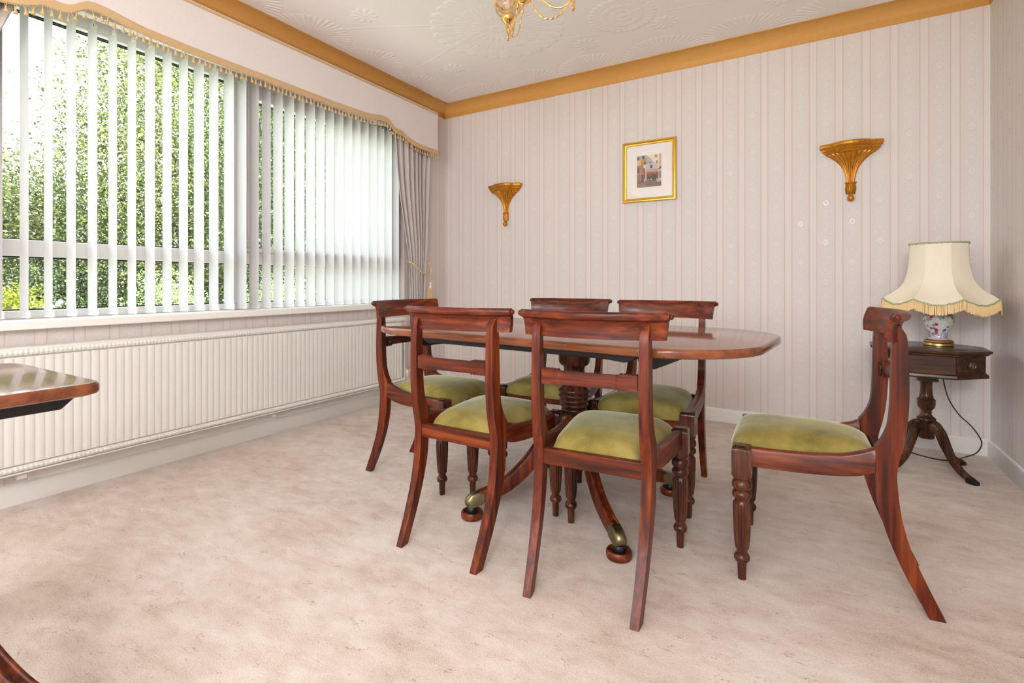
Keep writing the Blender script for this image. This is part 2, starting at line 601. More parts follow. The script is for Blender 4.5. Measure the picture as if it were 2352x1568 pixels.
# ceiling: slab plus an embossed sheet of paper over the part seen
def relief(x, y):
    h = np.zeros_like(x)
    def ss(a, lo, hi):
        t_ = np.clip((a - lo) / (hi - lo), 0, 1)
        return t_ * t_ * (3 - 2 * t_)
    def fan(cx, cy, ang, R, n=44):
        dx, dy = x - cx, y - cy
        r = np.hypot(dx, dy)
        th = np.arctan2(dy, dx) - ang
        th = (th + PI) % (2 * PI) - PI
        edge = R * (0.95 + 0.05 * np.abs(np.sin(th * n / 2)))
        half = ss(np.abs(th), PI * 0.56, PI * 0.50)
        return half * ss(r, 0.02, 0.05) * ss(r, edge, edge - 0.02) * (0.0006 + 0.0026 * np.abs(np.sin(th * n / 2)) ** 1.5 * ss(r, 0.0, R))
    def rosette(cx, cy, R):
        dx, dy = x - cx, y - cy
        r = np.hypot(dx, dy)
        th = np.arctan2(dy, dx)
        o = np.zeros_like(x)
        for (r0, r1, n, amp, ph) in ((0.60, 1.0, 30, 1.0, 0), (0.33, 0.66, 48, 0.9, .1), (0.06, 0.38, 22, 0.8, .3)):
            pet = np.abs(np.sin(th * n / 2 + ph))
            e1 = R * (r1 - 0.09 * (1 - pet) ** 1.5)
            w = np.clip((r - R * r0) / (e1 - R * r0), 0, 1)
            inside = ss(r, R * r0, R * r0 + 0.02) * ss(r, e1, e1 - 0.006)
            o = np.maximum(o, inside * 0.0030 * amp * (0.35 + 0.65 * np.sqrt(pet + 0.01)) * (0.3 + 0.7 * w))
        o += 0.002 * ss(r, R * 0.12, R * 0.08)
        return o
    def bloom(cx, cy, R):
        dx, dy = x - cx, y - cy
        r = np.hypot(dx, dy)
        th = np.arctan2(dy, dx)
        e = R * (0.72 + 0.28 * np.abs(np.cos(th * 5)))
        return ss(r, e, e - 0.015) * (0.0006 + 0.0026 * np.abs(np.cos(th * 5)))
    for cy in (0.6, 1.11, 1.62, 2.13, 2.64, 3.15): h += fan(-2.785, cy, 0.0, 0.27)
    for k in range(8): h += fan(-2.42 + 0.51 * k, 3.56, -PI / 2, 0.27)
    h += fan(-2.785, 3.56, -PI / 4, 0.22)
    h += rosette(-1.70, 2.68, 0.42)
    h += rosette(-0.98, 2.93, 0.20)
    h += rosette(-1.15, 1.75, 0.40)
    for (cx, cy) in ((-2.302, 2.143), (-2.293, 3.009), (-0.777, 3.136), (-1.302, 3.159), (-0.4, 3.0), (-0.15, 3.2), (-2.2, 1.6)):
        h += bloom(cx, cy, 0.085)
    for k, (a, b_, c_) in enumerate(((-2.2, 2.35, 0.18), (-2.15, 2.75, -0.12), (-1.1, 2.55, 0.2), (-1.25, 3.05, 0.1), (-0.6, 2.8, -0.15), (-0.35, 3.1, 0.1))):
        yy = b_ + c_ * np.sin((x - a) * 3.0)
        h += 0.0016 * ss(np.abs(y - yy), 0.006, 0.001) * ss(np.abs(x - a), 0.42, 0.36)
    return h
st = 0.0055
gx = np.arange(XL + 0.10, XR - 0.09, st)
gy = np.arange(1.45, YB - 0.09, st)
GX, GY = np.meshgrid(gx, gy, indexing='xy')
HH = relief(GX, GY)
ny, nx = GX.shape
V = np.stack([GX, GY, HC - 0.0002 - HH], -1).reshape(-1, 3)
ii = (np.arange(ny - 1)[:, None] * nx + np.arange(nx - 1)[None, :]).reshape(-1)
F = np.stack([ii, ii + nx, ii + nx + 1, ii + 1], -1)
base = len(V)
bx = G().box(TL, YF - 0.2, HC, XR + 0.2, YB + 0.2, HC + 0.2)
VV = np.vstack([V, np.array(bx.v)])
FF = np.vstack([F, np.array(bx.f) + base])
me = bpy.data.meshes.new('ceiling')
me.vertices.add(len(VV))
me.vertices.foreach_set('co', VV.astype(np.float32).ravel())
me.loops.add(FF.size)
me.loops.foreach_set('vertex_index', FF.astype(np.int32).ravel())
me.polygons.add(len(FF))
me.polygons.foreach_set('loop_start', np.arange(0, FF.size, 4, dtype=np.int32))
me.polygons.foreach_set('use_smooth', [True] * len(F) + [False] * 6)
me.update(calc_edges=True)
me.materials.append(ceiling_paint)
ceil = bpy.data.objects.new('ceiling', me)
col.objects.link(ceil)
structure(ceil, 'off-white ceiling paper embossed with fans and flower heads')

# cove, mitred round three walls
prof = [(0.0, 2.4365), (0.004, 2.4365)] + [(0.108 * (1 - math.cos(a)) + 0.002, 2.44 + 0.084 * math.sin(a)) for a in np.linspace(0.03, PI / 2, 14)] + [(0.115, 2.524), (0.115, HC), (0.0, HC)]
def ring_path(d):
    return [(XL + d, YF), (XL + d, YB - d), (XR - d, YB - d), (XR - d, YF)]
def cove_side(name, a, b):
    secs = []
    for i in (a, b):
        secs.append([(ring_path(d)[i][0], ring_path(d)[i][1], z) for d, z in prof])
    return structure(G().sweep(secs).build(name, ochre, sharp=50), 'ochre painted cove moulding below the ceiling')
cove_side('trim_1', 0, 1); cove_side('trim_2', 1, 2); cove_side('trim_3', 2, 3)

# skirting boards
sk = [(0.0, 0.0), (0.016, 0.0), (0.016, 0.068), (0.012, 0.078), (0.006, 0.086), (0.0, 0.088)]
def skirt(name, a, b):
    secs = [[(ring_path(d)[i][0], ring_path(d)[i][1], z) for d, z in sk] for i in (a, b)]
    structure(G().sweep(secs).build(name, white_gloss, sharp=50), 'white painted skirting board')
structure(G().box(XL, 0.80, 0.086, XL + 0.003, YB - 0.002, 0.215).build('trim_4', white_gloss, smooth=False), 'white painted strip of wall between radiator and skirting')
skirt('baseboard_left', 0, 1); skirt('baseboard_back', 1, 2); skirt('baseboard_right', 2, 3)

# ------------------------------------------------------------------ window
win = structure(empty('window_1', (XL, (WY0 + WY1) / 2, WZ0)), 'wide white framed window behind the vertical blind')
def wpart(g, name, mats, **kw):
    o = g.build(name, mats, win, **kw)
    o.matrix_parent_inverse = Matrix.Translation(win.location).inverted()
    o['kind'] = 'structure'
    return o
FX0, FX1 = -3.06, -2.99
g = G()
g.box(FX0, WY0, WZ0, FX1, WY1, 0.812)
g.box(FX0, WY0, 2.142, FX1, WY1, WZ1)
g.box(FX0, WY0, 0.812, FX1, WY0 + 0.05, 2.142)
g.box(FX0, WY1 - 0.06, 0.812, FX1, WY1, 2.142)
g.box(FX0, 1.735, 0.812, FX1, 1.835, 2.142)
g.box(FX0, WY0 + 0.05, 1.052, FX1, 1.735, 1.125)
g.box(FX0, 1.835, 1.052, FX1, WY1 - 0.06, 1.125)
wpart(g, 'window_frame', upvc, bevel=0.005)
# opening sash in the second bay
g = G()
for (a, b, c_, d) in ((1.835, WY1 - 0.06, 2.075, 2.142), (1.835, WY1 - 0.06, 1.125, 1.15)):
    g.box(FX0 + 0.02, a, c_, FX1 + 0.018, b, d)
g.box(FX0 + 0.02, 1.835, 1.15, FX1 + 0.018, 1.895, 2.075).box(FX0 + 0.02, WY1 - 0.115, 1.15, FX1 + 0.018, WY1 - 0.06, 2.075)
wpart(g, 'window_sash', upvc, bevel=0.005)
panes = [(WY0 + 0.05, 1.735, 0.812, 1.052), (WY0 + 0.05, 1.735, 1.125, 2.142), (1.835, WY1 - 0.06, 0.812, 1.052), (1.895, WY1 - 0.115, 1.15, 2.075)]
for (a, b, c_, d) in panes:
    wpart(G().box(-3.034, a, c_, -3.030, b, d), 'window_pane', glass, smooth=False)
    g = G()
    w_ = 0.0055
    for x_ in (-3.028, -3.046):
        g.box(x_, a, c_, x_ + 0.008, b, c_ + w_).box(x_, a, d - w_, x_ + 0.008, b, d)
        g.box(x_, a, c_, x_ + 0.008, a + w_, d).box(x_, b - w_, c_, x_ + 0.008, b, d)
    wpart(g, 'window_gasket', gasket, smooth=False)
g = G().prism([(-3.06, WY0, WZ0 - 0.038), (XL + 0.0005, WY0, WZ0 - 0.038), (XL + 0.0005, WY0 - 0.06, WZ0 - 0.038), (-2.835, WY0 - 0.06, WZ0 - 0.038), (-2.835, WY1 + 0.06, WZ0 - 0.038), (XL + 0.0005, WY1 + 0.06, WZ0 - 0.038), (XL + 0.0005, WY1, WZ0 - 0.038), (-3.06, WY1, WZ0 - 0.038)], (0, 0, 0.038))
wpart(g, 'window_sill', white_gloss, bevel=0.006)

# patio glazing frame behind the viewer
w2 = structure(empty('window_2', ((RX0 + RX1) / 2, YF, RZ0)), 'white framed glazing behind the viewer')
g = G()
for x_ in (RX0, -1.03, RX1 - 0.06): g.box(x_, YF - 0.12, RZ0, x_ + 0.06, YF - 0.06, RZ1)
g.box(RX0, YF - 0.12, RZ0, RX1, YF - 0.06, RZ0 + 0.06).box(RX0, YF - 0.12, RZ1 - 0.06, RX1, YF - 0.06, RZ1)
o = g.build('window_frame', upvc, w2)
o.matrix_parent_inverse = Matrix.Translation(w2.location).inverted()
o['kind'] = 'structure'

# ------------------------------------------------------------------ vertical blind
def at_root(g, name, mats, root, parent=None, **kw):
    """geometry given in room coordinates, parented under a root that only has a location"""
    o = g.build(name, mats, parent or root, **kw)
    p = parent or root
    if p is root:
        o.matrix_parent_inverse = Matrix.Translation(root.location).inverted()
    return o

blind = tag(empty('vertical_blind', (-2.93, 1.9, 2.2)), 'white vertical slat blind hanging open across the wide window', 'blind')
at_root(G().box(-2.955, WY0 + 0.005, 2.190, -2.905, WY1 - 0.005, 2.228), 'head_rail', upvc, blind, bevel=0.003)
SLAT_Z0, SLAT_Z1 = 0.787, 2.150
def slat_mesh():
    g = G()
    secs = []
    for s in np.linspace(-1, 1, 9):
        xx = s * 0.0445
        bow = 0.0075 * (1 - s * s)
        zt = SLAT_Z1
        secs.append([(xx, bow, SLAT_Z0), (xx, bow, SLAT_Z0 + 0.01), (xx, bow, (SLAT_Z0 + zt) / 2), (xx, bow, zt - 0.02 * 0), (xx, bow + 0.0009, zt), (xx, bow + 0.0009, SLAT_Z0)])
    g.sweep(secs)
    return g
proto_slat = slat_mesh().build('slat', slat_mat, None, sharp=60)
wgt = G().box(-0.043, -0.0008, SLAT_Z0 - 0.006, 0.043, 0.0022, SLAT_Z0 + 0.002)
wgt.box(0.0445, -0.002, SLAT_Z0 - 0.004, 0.0475, 0.006, SLAT_Z0 + 0.03)
proto_wgt = wgt.build('bottom_weight', upvc, None)
hg = G().box(-0.016, 0.004, SLAT_Z1 - 0.004, 0.016, 0.0085, SLAT_Z1 + 0.014).box(-0.004, 0.004, SLAT_Z1, 0.004, 0.009, 2.191)
proto_hg = hg.build('hanger', upvc, None)
chain = G()
rs = random.Random(3)
n_sl = 30
ys = []
for i in range(n_sl):
    y = 0.7995 + 0.0805 * (i - 1)
    if i == 12: y += 0.006
    if i == 13: y += 0.004
    ys.append(y)
    first = i == 0
    s_ = proto_slat if first else proto_slat.copy()
    w_ = proto_wgt if first else proto_wgt.copy()
    h_ = proto_hg if first else proto_hg.copy()
    for o in (s_, w_, h_):
        if not first: col.objects.link(o)
    s_.parent = blind
    s_.location = (0, y - 1.9, -2.2)
    s_.rotation_euler = (0, 0, math.radians(2.4 + rs.uniform(-2.5, 2.5)))
    w_.parent = s_; h_.parent = s_
for i in range(n_sl - 1):
    a, b = ys[i], ys[i + 1]
    pts = [(-2.883, a + (b - a) * q, SLAT_Z0 + 0.028 - 0.022 * math.sin(PI * q)) for q in np.linspace(0, 1, 9)]
    chain.tube(pts, 0.0006, 5)
at_root(chain, 'bead_chain', upvc, blind)

# ------------------------------------------------------------------ pelmet with braid and tassel fringe
PX = -2.77
pel_r = [(2.79, 2.190), (2.82, 2.186), (2.85, 2.166), (2.875, 2.145), (2.905, 2.133), (2.94, 2.133), (2.97, 2.132), (3.0, 2.118), (3.03, 2.103), (3.08, 2.090), (3.155, 2.079), (3.235, 2.075), (3.315, 2.0735), (3.41, 2.0735)]
def pel_z(y):
    if y > 1.9:
        yy = y
    else:
        yy = 3.79 - y                     # mirrored at the other end
    return interp([(1.9, 2.158), (2.3, 2.158), (2.6, 2.166)] + pel_r, yy)
PY0, PY1 = 0.38, 3.41
pel = tag(empty('pelmet', (PX, 1.9, 2.3)), 'pale slub fabric pelmet above the window edged with gold tassel fringe', 'pelmet')
ysamp = sorted(set(list(np.linspace(PY0, PY1, 120)) + [0.79, 0.82, 0.85, 2.82, 2.85, 2.94]))
g = G()
g.sweep([[(PX, y, pel_z(y) - 0.012), (PX, y, 2.40), (PX - 0.012, y, 2.40), (PX - 0.012, y, pel_z(y) - 0.012)] for y in ysamp])
g.box(XL + 0.001, PY0, 2.385, PX - 0.001, PY1, 2.40)
g.box(XL + 0.001, PY0, 2.07, PX - 0.001, PY0 + 0.012, 2.39).box(XL + 0.001, PY1 - 0.012, 2.07, PX - 0.001, PY1, 2.39)
at_root(g, 'fabric_board', pelmet_fabric, pel)
g = G().box(PX, PY0, 2.381, PX + 0.004, PY1, 2.394)
at_root(g, 'top_braid', braid, pel)
g = G()
g.sweep([[(PX + 0.001, y, pel_z(y) + 0.002), (PX + 0.007, y, pel_z(y) - 0.004), (PX + 0.007, y, pel_z(y) - 0.034), (PX + 0.001, y, pel_z(y) - 0.039)] for y in ysamp])
at_root(g, 'lower_braid', braid, pel)
tas = G()
tas.tube([(0.0, -0.004, 0.0), (0.0, -0.004, -0.010), (0, 0, -0.022)], 0.0012, 5)
tas.tube([(0.0, 0.004, 0.0), (0.0, 0.004, -0.010), (0, 0, -0.022)], 0.0012, 5)
tas.lathe([(0.001, -0.019), (0.0045, -0.022), (0.005, -0.026), (0.0035, -0.029), (0.006, -0.034), (0.0085, -0.041), (0.0095, -0.048), (0.003, -0.050)][::-1], 10)
proto_t = tas.build('tassel', tassel_mat, pel)
y = 0.615
first = True
while y < PY1:
    o = proto_t if first else proto_t.copy()
    if not first: col.objects.link(o)
    first = False
    o.location = (0.004 + rs.uniform(-0.001, 0.001), y - 1.9, pel_z(y) - 0.0345 - 2.3)
    o.scale = (0.9, 0.9, 0.82)
    o.rotation_euler = (rs.uniform(-0.15, 0.15), rs.uniform(-0.08, 0.08), rs.uniform(0, 6))
    y += 0.0285

# ------------------------------------------------------------------ curtains with rope tiebacks
def curtain(name, label, edge_in, edge_out, folds, flip):
    """edge_in / edge_out: y of the window-side and outer edges against z"""
    root_y = edge_out[0][1]
    g = G()
    nz, nu = 60, 110
    zs = np.linspace(0.742, 2.19, nz)
    secs = []
    for z in zs:
        a, b = interp(edge_in, z), interp(edge_out, z)
        amp = interp([(0.74, 0.022), (1.08, 0.012), (1.3, 0.020), (2.19, 0.027)], z)
        row = []
        for k in range(nu):
            s = k / (nu - 1)
            w = math.sin(s * folds * 2 * PI + 0.6 * math.sin(3.1 * s + z)) + 0.35 * math.sin(s * folds * 4.3 * PI + 1.0)
            xx = -2.825 + amp * w * (0.35 + 0.65 * min(1, s * 5)) + 0.012 * math.sin(z * 3)
            row.append((min(xx, -2.782), a + (b - a) * s, z))
        secs.append(row)
    front = secs
    back = [[(p[0] - 0.003, p[1], p[2]) for p in r] for r in secs]
    loops = [f + b[::-1] for f, b in zip(front, back)]
    g.sweep(loops)
    return tag(g.build(name, curtain_fabric, None, sharp=70), label, 'curtain', 'curtains beside the window')
curtain('curtain', 'grey beige curtain tied back between the blind and the back wall',
        [(0.742, 3.115), (0.95, 3.112), (1.08, 3.112), (1.35, 3.07), (1.7, 3.0), (2.0, 2.955), (2.19, 2.93)],
        [(0.742, 3.275), (1.08, 3.325), (1.5, 3.36), (2.19, 3.385)], 8.0, False)
curtain('curtain', 'grey beige curtain at the far left edge beside the blind',
        [(0.742, 0.52), (1.08, 0.50), (1.5, 0.60), (1.9, 0.685), (2.05, 0.735), (2.19, 0.79)],
        [(0.742, 0.38), (1.08, 0.40), (1.5, 0.40), (2.19, 0.40)], 6.0, True)

tb = tag(empty('curtain_tieback', (-2.80, 3.31, 1.06)), 'cream and gold rope tieback round the curtain by the back wall', 'tieback')
def rope_twist(i, a):
    return 1.0 + 0.28 * math.cos(2 * a - i * 1.1)
pts = crv([(-2.83, 3.10, 1.115), (-2.775, 3.118, 1.085), (-2.765, 3.18, 1.035), (-2.765, 3.25, 1.005), (-2.768, 3.30, 0.995)], 60)
g = G().tube(pts, 0.0062, 8, twist=rope_twist)
pts = crv([(-2.768, 3.30, 0.998), (-2.775, 3.325, 1.03), (-2.80, 3.335, 1.10), (-2.885, 3.345, 1.16)], 44)
g.tube(pts, 0.0058, 8, twist=rope_twist)
pts = crv([(-2.766, 3.295, 0.998), (-2.757, 3.31, 1.01), (-2.757, 3.325, 0.998), (-2.760, 3.318, 0.982), (-2.764, 3.305, 0.975), (-2.766, 3.308, 0.945)], 40)
g.tube(pts, 0.0055, 8, twist=rope_twist)
at_root(g, 'rope', rope_mat, tb)
g = G().lathe([(0.004, 0.945), (0.009, 0.942), (0.010, 0.935), (0.007, 0.929), (0.008, 0.918), (0.011, 0.900), (0.012, 0.893)], 14, (-2.766, 3.308))
hd = at_root(g, 'tassel_head', cream_thread, tb)
g = G()
for k in range(16):
    a = 2 * PI * k / 16
    g.tube([(-2.766 + 0.011 * math.cos(a), 3.308 + 0.011 * math.sin(a), 0.894), (-2.766 + 0.017 * math.cos(a), 3.308 + 0.017 * math.sin(a), 0.875), (-2.766 + 0.016 * math.cos(a), 3.308 + 0.016 * math.sin(a), 0.80)], 0.0033, 6)
at_root(g, 'tassel_skirt', tassel_mat, tb)

# ------------------------------------------------------------------ radiator
RX, RY0, RY1 = -2.795, -0.9, 3.035
rad = tag(empty('radiator', (RX, 1.0, 0.15)), 'long cream ribbed panel radiator under the window', 'radiator')
g = G()
pitch = 0.032
n_r = int((RY1 - RY0) / pitch)
loop = []
y = RY0
for i in range(n_r):
    loop += [(RX - 0.0007, y), (RX - 0.0017, y + 0.002), (RX - 0.0016, y + 0.0045), (RX, y + 0.011), (RX, y + pitch - 0.004)]
    y += pitch
secs = []
for z in (0.186, 0.19, 0.625, 0.629):
    dx = -0.004 if z in (0.186, 0.629) else 0.0
    secs.append([(x_ + dx, y_, z) for x_, y_ in loop] + [(RX - 0.03, loop[-1][1], z), (RX - 0.03, RY0, z)])
g.sweep(secs)
g.box(RX - 0.028, RY0, 0.155, RX - 0.012, y, 0.66)
at_root(g, 'ribbed_panel', rad_white, rad, sharp=30)
g = G()
for (z0, z1) in ((0.632, 0.660), (0.157, 0.183)):
    yy = RY0
    prof_loop = []
    while yy < RY1 - 0.01:
        prof_loop += [(yy, 0.0), (yy + 0.004, 0.0018), (yy + pitch / 2 - 0.004, 0.0018), (yy + pitch / 2 - 0.0005, 0.0)]
        yy += pitch / 2
    secs = []
    for (dz, dx) in ((0.0, -0.008), (0.2, 0.0), (0.5, 0.003), (0.8, 0.0), (1.0, -0.008)):
        secs.append([(RX + dx + o_, y_, z0 + (z1 - z0) * dz) for y_, o_ in prof_loop] + [(RX - 0.02, yy, z0 + (z1 - z0) * dz), (RX - 0.02, RY0, z0 + (z1 - z0) * dz)])
    g.sweep(secs)
at_root(g, 'castellated_rim', rad_white, rad, sharp=30)
g = G().box(RX - 0.085, RY0, 0.652, RX - 0.004, RY1 + 0.004, 0.668).box(RX - 0.03, RY0, 0.148, RX - 0.002, RY1, 0.155)
g.box(RX - 0.085, RY1, 0.17, RX - 0.006, RY1 + 0.004, 0.655)
at_root(g, 'casing', rad_white, rad, bevel=0.002)
for yy in (-0.4, 0.75, 1.9, 2.7):
    at_root(G().box(XL + 0.001, yy, 0.12, RX - 0.03, yy + 0.03, 0.5), 'bracket', rad_white, rad)
g = G().lathe([(0.012, 0.0), (0.012, 0.185)], 12, (-2.82, 3.075))
g.tube([(-2.82, 3.075, 0.185), (-2.82, 3.03, 0.185)], 0.011, 10)
at_root(g, 'valve_pipe', plain('white_painted_pipe', srgb(222, 214, 202), 0.4), rad)
g = G().lathe([(0.016, 0.185), (0.016, 0.205), (0.020, 0.207), (0.020, 0.214), (0.016, 0.226), (0.006, 0.242), (0.002, 0.244)], 16, (-2.82, 3.075))
at_root(g, 'valve_cap', plain('cream_plastic', srgb(226, 216, 198), 0.4), rad)

# ------------------------------------------------------------------ dining chairs
A_, K_ = 0.161, 0.0845
def side_x(t): return A_ + K_ * (t - 0.018)
REAR = [(0, 0.0), (0.135, 0.060), (0.218, 0.089), (0.301, 0.105), (0.394, 0.1115), (0.43, 0.106), (0.458, 0.099), (0.53, 0.088), (0.615, 0.083), (0.697, 0.084), (0.776, 0.0875), (0.783, 0.0885), (0.815, 0.108)]
FRONT = [(0, 0.037), (0.136, 0.104), (0.233, 0.139), (0.313, 0.157), (0.39, 0.1605), (0.44, 0.162), (0.460, 0.1635), (0.470, 0.1565), (0.486, 0.147), (0.508, 0.138), (0.533, 0.131), (0.596, 0.126), (0.706, 0.124), (0.76, 0.122), (0.80, 0.112), (0.815, 0.106)]
BOW = 0.056
def bow(x, e=0.235): return -BOW * (1 - (x / e) ** 2)

def chair_parts(root):
    Y = -0.27                                    # local y = t - 0.27
    for s in (-1, 1):
        g = G()
        secs = []
        for z in list(np.linspace(0, 0.45, 26)) + list(np.linspace(0.456, 0.53, 14)) + list(np.linspace(0.545, 0.815, 20)):
            tr, tf = interp(REAR, z), interp(FRONT, z)
            h = interp([(0, 0.0125), (0.3, 0.015), (0.45, 0.0155), (0.76, 0.0135), (0.815, 0.0125)], z)
            secs.append([(s * side_x(tr) - h, tr + Y, z), (s * side_x(tr) + h, tr + Y, z), (s * side_x(tf) + h, tf + Y, z), (s * side_x(tf) - h, tf + Y, z)])
        g.sweep(secs)
        g.build('rear_leg', wood_z, root, bevel=0.0035)
        g = G()
        secs = []
        for t_ in np.linspace(0.1605, 0.486, 34):
            zt = interp([(0.16, 0.4615), (0.17, 0.456), (0.182, 0.449), (0.2, 0.443), (0.241, 0.4305), (0.33, 0.4215), (0.424, 0.4185), (0.49, 0.4195)], t_)
            zb = interp([(0.16, 0.3885), (0.19, 0.377), (0.219, 0.370), (0.3, 0.362), (0.373, 0.3595), (0.49, 0.3595)], t_)
            h = 0.0150
            x = s * side_x(t_)
            secs.append([(x - h, t_ + Y, zb), (x + h, t_ + Y, zb), (x + h, t_ + Y, zt - 0.008), (x + h * 0.75, t_ + Y, zt - 0.002), (x, t_ + Y, zt), (x - h * 0.75, t_ + Y, zt - 0.002), (x - h, t_ + Y, zt - 0.008)])
        g.sweep(secs)
        g.build('side_rail', wood_y, root, bevel=0.002)
        # turned and reeded front leg under its block
        g = G()
        xc, yc = s * 0.2045, 0.510 + Y
        b = 0.0285
        g.sweep([[(xc - q, yc - q, z), (xc + q, yc - q, z), (xc + q, yc + q, z), (xc - q, yc + q, z)] for q, z in ((b, 0.330), (b, 0.408), (b * 0.92, 0.418), (b * 0.7, 0.4215))])
        P = [(0.022, 0.3305), (0.0275, 0.329), (0.028, 0.322), (0.026, 0.318), (0.0225, 0.314), (0.027, 0.309), (0.0295, 0.300), (0.029, 0.291), (0.025, 0.285), (0.0215, 0.281), (0.026, 0.277), (0.0288, 0.271), (0.0285, 0.262), (0.025, 0.257), (0.021, 0.252), (0.0205, 0.247),
             (0.024, 0.243), (0.0262, 0.238), (0.0268, 0.225), (0.0262, 0.19), (0.0240, 0.14), (0.0205, 0.100), (0.0190, 0.0955), (0.0165, 0.0945),
             (0.0160, 0.082), (0.0205, 0.078), (0.0235, 0.071), (0.0235, 0.064), (0.020, 0.057), (0.0140, 0.053), (0.0138, 0.048), (0.0120, 0.0)]
        def reed(r, z, a):
            if 0.0965 < z < 0.240:
                return r * (0.90 + 0.11 * abs(math.sin(a * 7)))
            return r
        P2 = []
        for i in range(len(P) - 1):
            P2.append(P[i])
        P2.append(P[-1])
        g.lathe(P2[::-1], 84, (xc, yc), reed)
        g.build('front_leg', dark_z, root, sharp=50)
    # rails between the legs
    G().box(-0.178, 0.498 + Y, 0.352, 0.178, 0.522 + Y, 0.400).build('front_rail', wood_x, root, bevel=0.002)
    G().box(-0.158, 0.115 + Y, 0.362, 0.158, 0.140 + Y, 0.411).build('rear_rail', wood_x, root, bevel=0.002)
    # crest rail: bowed board rolling over into a scroll
    sec = [(0.141, 0.767), (0.1405, 0.785), (0.139, 0.801), (0.1345, 0.818), (0.1285, 0.832), (0.124, 0.843), (0.117, 0.8485), (0.108, 0.848), (0.1015, 0.842), (0.100, 0.834), (0.1035, 0.826), (0.1105, 0.8225), (0.1165, 0.820), (0.1205, 0.812), (0.1225, 0.800), (0.1225, 0.785), (0.122, 0.767)]
    g = G()
    secs = []
    for q in np.linspace(-1, 1, 33):
        row = []
        for t_, z in sec:
            t_ += 0.011
            e = 0.221 + (z - 0.767) / 0.08 * 0.010
            row.append((q * e, t_ + Y + bow(q * e), z))
        secs.append(row)
    g.sweep(secs)
    g.build('crest_rail', wood_x, root, sharp=35)
    crest = [o for o in kids(root) if o.name.startswith('crest_rail')][0]
    for s in (-1, 1):
        g = G(Matrix.Translation((s * 0.2305, 0.122 + Y + bow(0.23), 0.8365)) @ Matrix.Rotation(s * PI / 2, 4, 'Y'))
        g.lathe([(0.0115, -0.004), (0.0125, 0.0), (0.0115, 0.0025), (0.007, 0.004), (0.0085, 0.007), (0.008, 0.010), (0.005, 0.0125), (0.001, 0.0135)], 16)
        g.build('scroll_button', wood_x, crest)
    # cross rail with carved scalloped ends
    g = G()
    secs = []
    for x in np.linspace(-0.148, 0.148, 75):
        u = 0.148 - abs(x)
        if u < 0.056:
            hh = 0.0215 + 0.0034 * abs(math.sin(u / 0.056 * PI * 5))
            th = 0.0125
        else:
            hh, th = 0.0205, 0.0095
        tc = 0.103 + bow(x, 0.235) * 0.42
        zc = 0.645
        ar = [(-1, -1), (-1, 1), (0.2, 1), (0.8, 0.75), (1, 0.2), (1, -0.2), (0.8, -0.75), (0.2, -1)] if u >= 0.056 else [(-1, -1), (-1, 1), (0.3, 1), (0.95, 1), (1, 0.2), (1, -0.2), (0.95, -1), (0.3, -1)]
        secs.append([(x, tc + a * th + Y + 0.01, zc + b_ * hh) for a, b_ in ar])
    g.sweep(secs)
    cr = g.build('cross_rail', wood_x, root, sharp=40)
    for s in (-1, 1):
        g = G()
        y0 = 0.103 + bow(0.122) * 0.42 + Y + 0.0225
        for rr, zz in ((1.0, 0.0), (0.55, 0.0)):
            g.tube([(s * 0.1235 + 0.017 * rr * math.cos(a), y0, 0.645 + 0.020 * rr * math.sin(a)) for a in np.linspace(0, 2 * PI, 24, endpoint=False)], 0.003, 6, closed=True)
        for k in range(6):
            a = k * PI / 3
            g.ball((s * 0.1235 + 0.0125 * math.cos(a), y0, 0.645 + 0.0145 * math.sin(a)), 0.0032, 8, 6)
        g.build('carved_rosette', dark_x, cr)
    # drop-in velvet seat
    g = G()
    n = 30
    rows = []
    for j in range(n + 1):
        v = -1 + 2 * j / n
        row = []
        for i in range(n + 1):
            u = -1 + 2 * i / n
            t_ = 0.347 + 0.204 * (v - 0.12 * v * abs(u) ** 6 * (v > 0))
            hw = 0.142 + (0.194 - 0.142) * (t_ - 0.143) / 0.40 - 0.012 * abs(v) ** 8
            dome = (max(0.0, 1 - abs(u) ** 5.0)) ** 0.55 * (max(0.0, 1 - abs(v) ** 5.5)) ** 0.5
            z = 0.399 + 0.056 * dome + 0.010 * (1 - u * u) * (1 - v * v)
            row.append((u * hw, t_ + Y, z))
        rows.append(row)
    verts = [p for r in rows for p in r]
    faces = [(j * (n + 1) + i, j * (n + 1) + i + 1, (j + 1) * (n + 1) + i + 1, (j + 1) * (n + 1) + i) for j in range(n) for i in range(n)]
    g.add(verts, faces)
    rim = [i for i in range(n + 1)] + [j * (n + 1) + n for j in range(1, n + 1)] + [n * (n + 1) + i for i in range(n - 1, -1, -1)] + [j * (n + 1) for j in range(n - 1, 0, -1)]
    low = [(verts[i][0], verts[i][1], 0.385) for i in rim]
    b0 = len(verts)
    g.v += low
    m_ = len(rim)
    for k in range(m_):
        g.f.append((rim[k], b0 + k, b0 + (k + 1) % m_, rim[(k + 1) % m_])); g.mi.append(0)
    g.f.append(tuple(b0 + k for k in range(m_))); g.mi.append(0)
    g.build('seat_cushion', velvet, root, sharp=80)

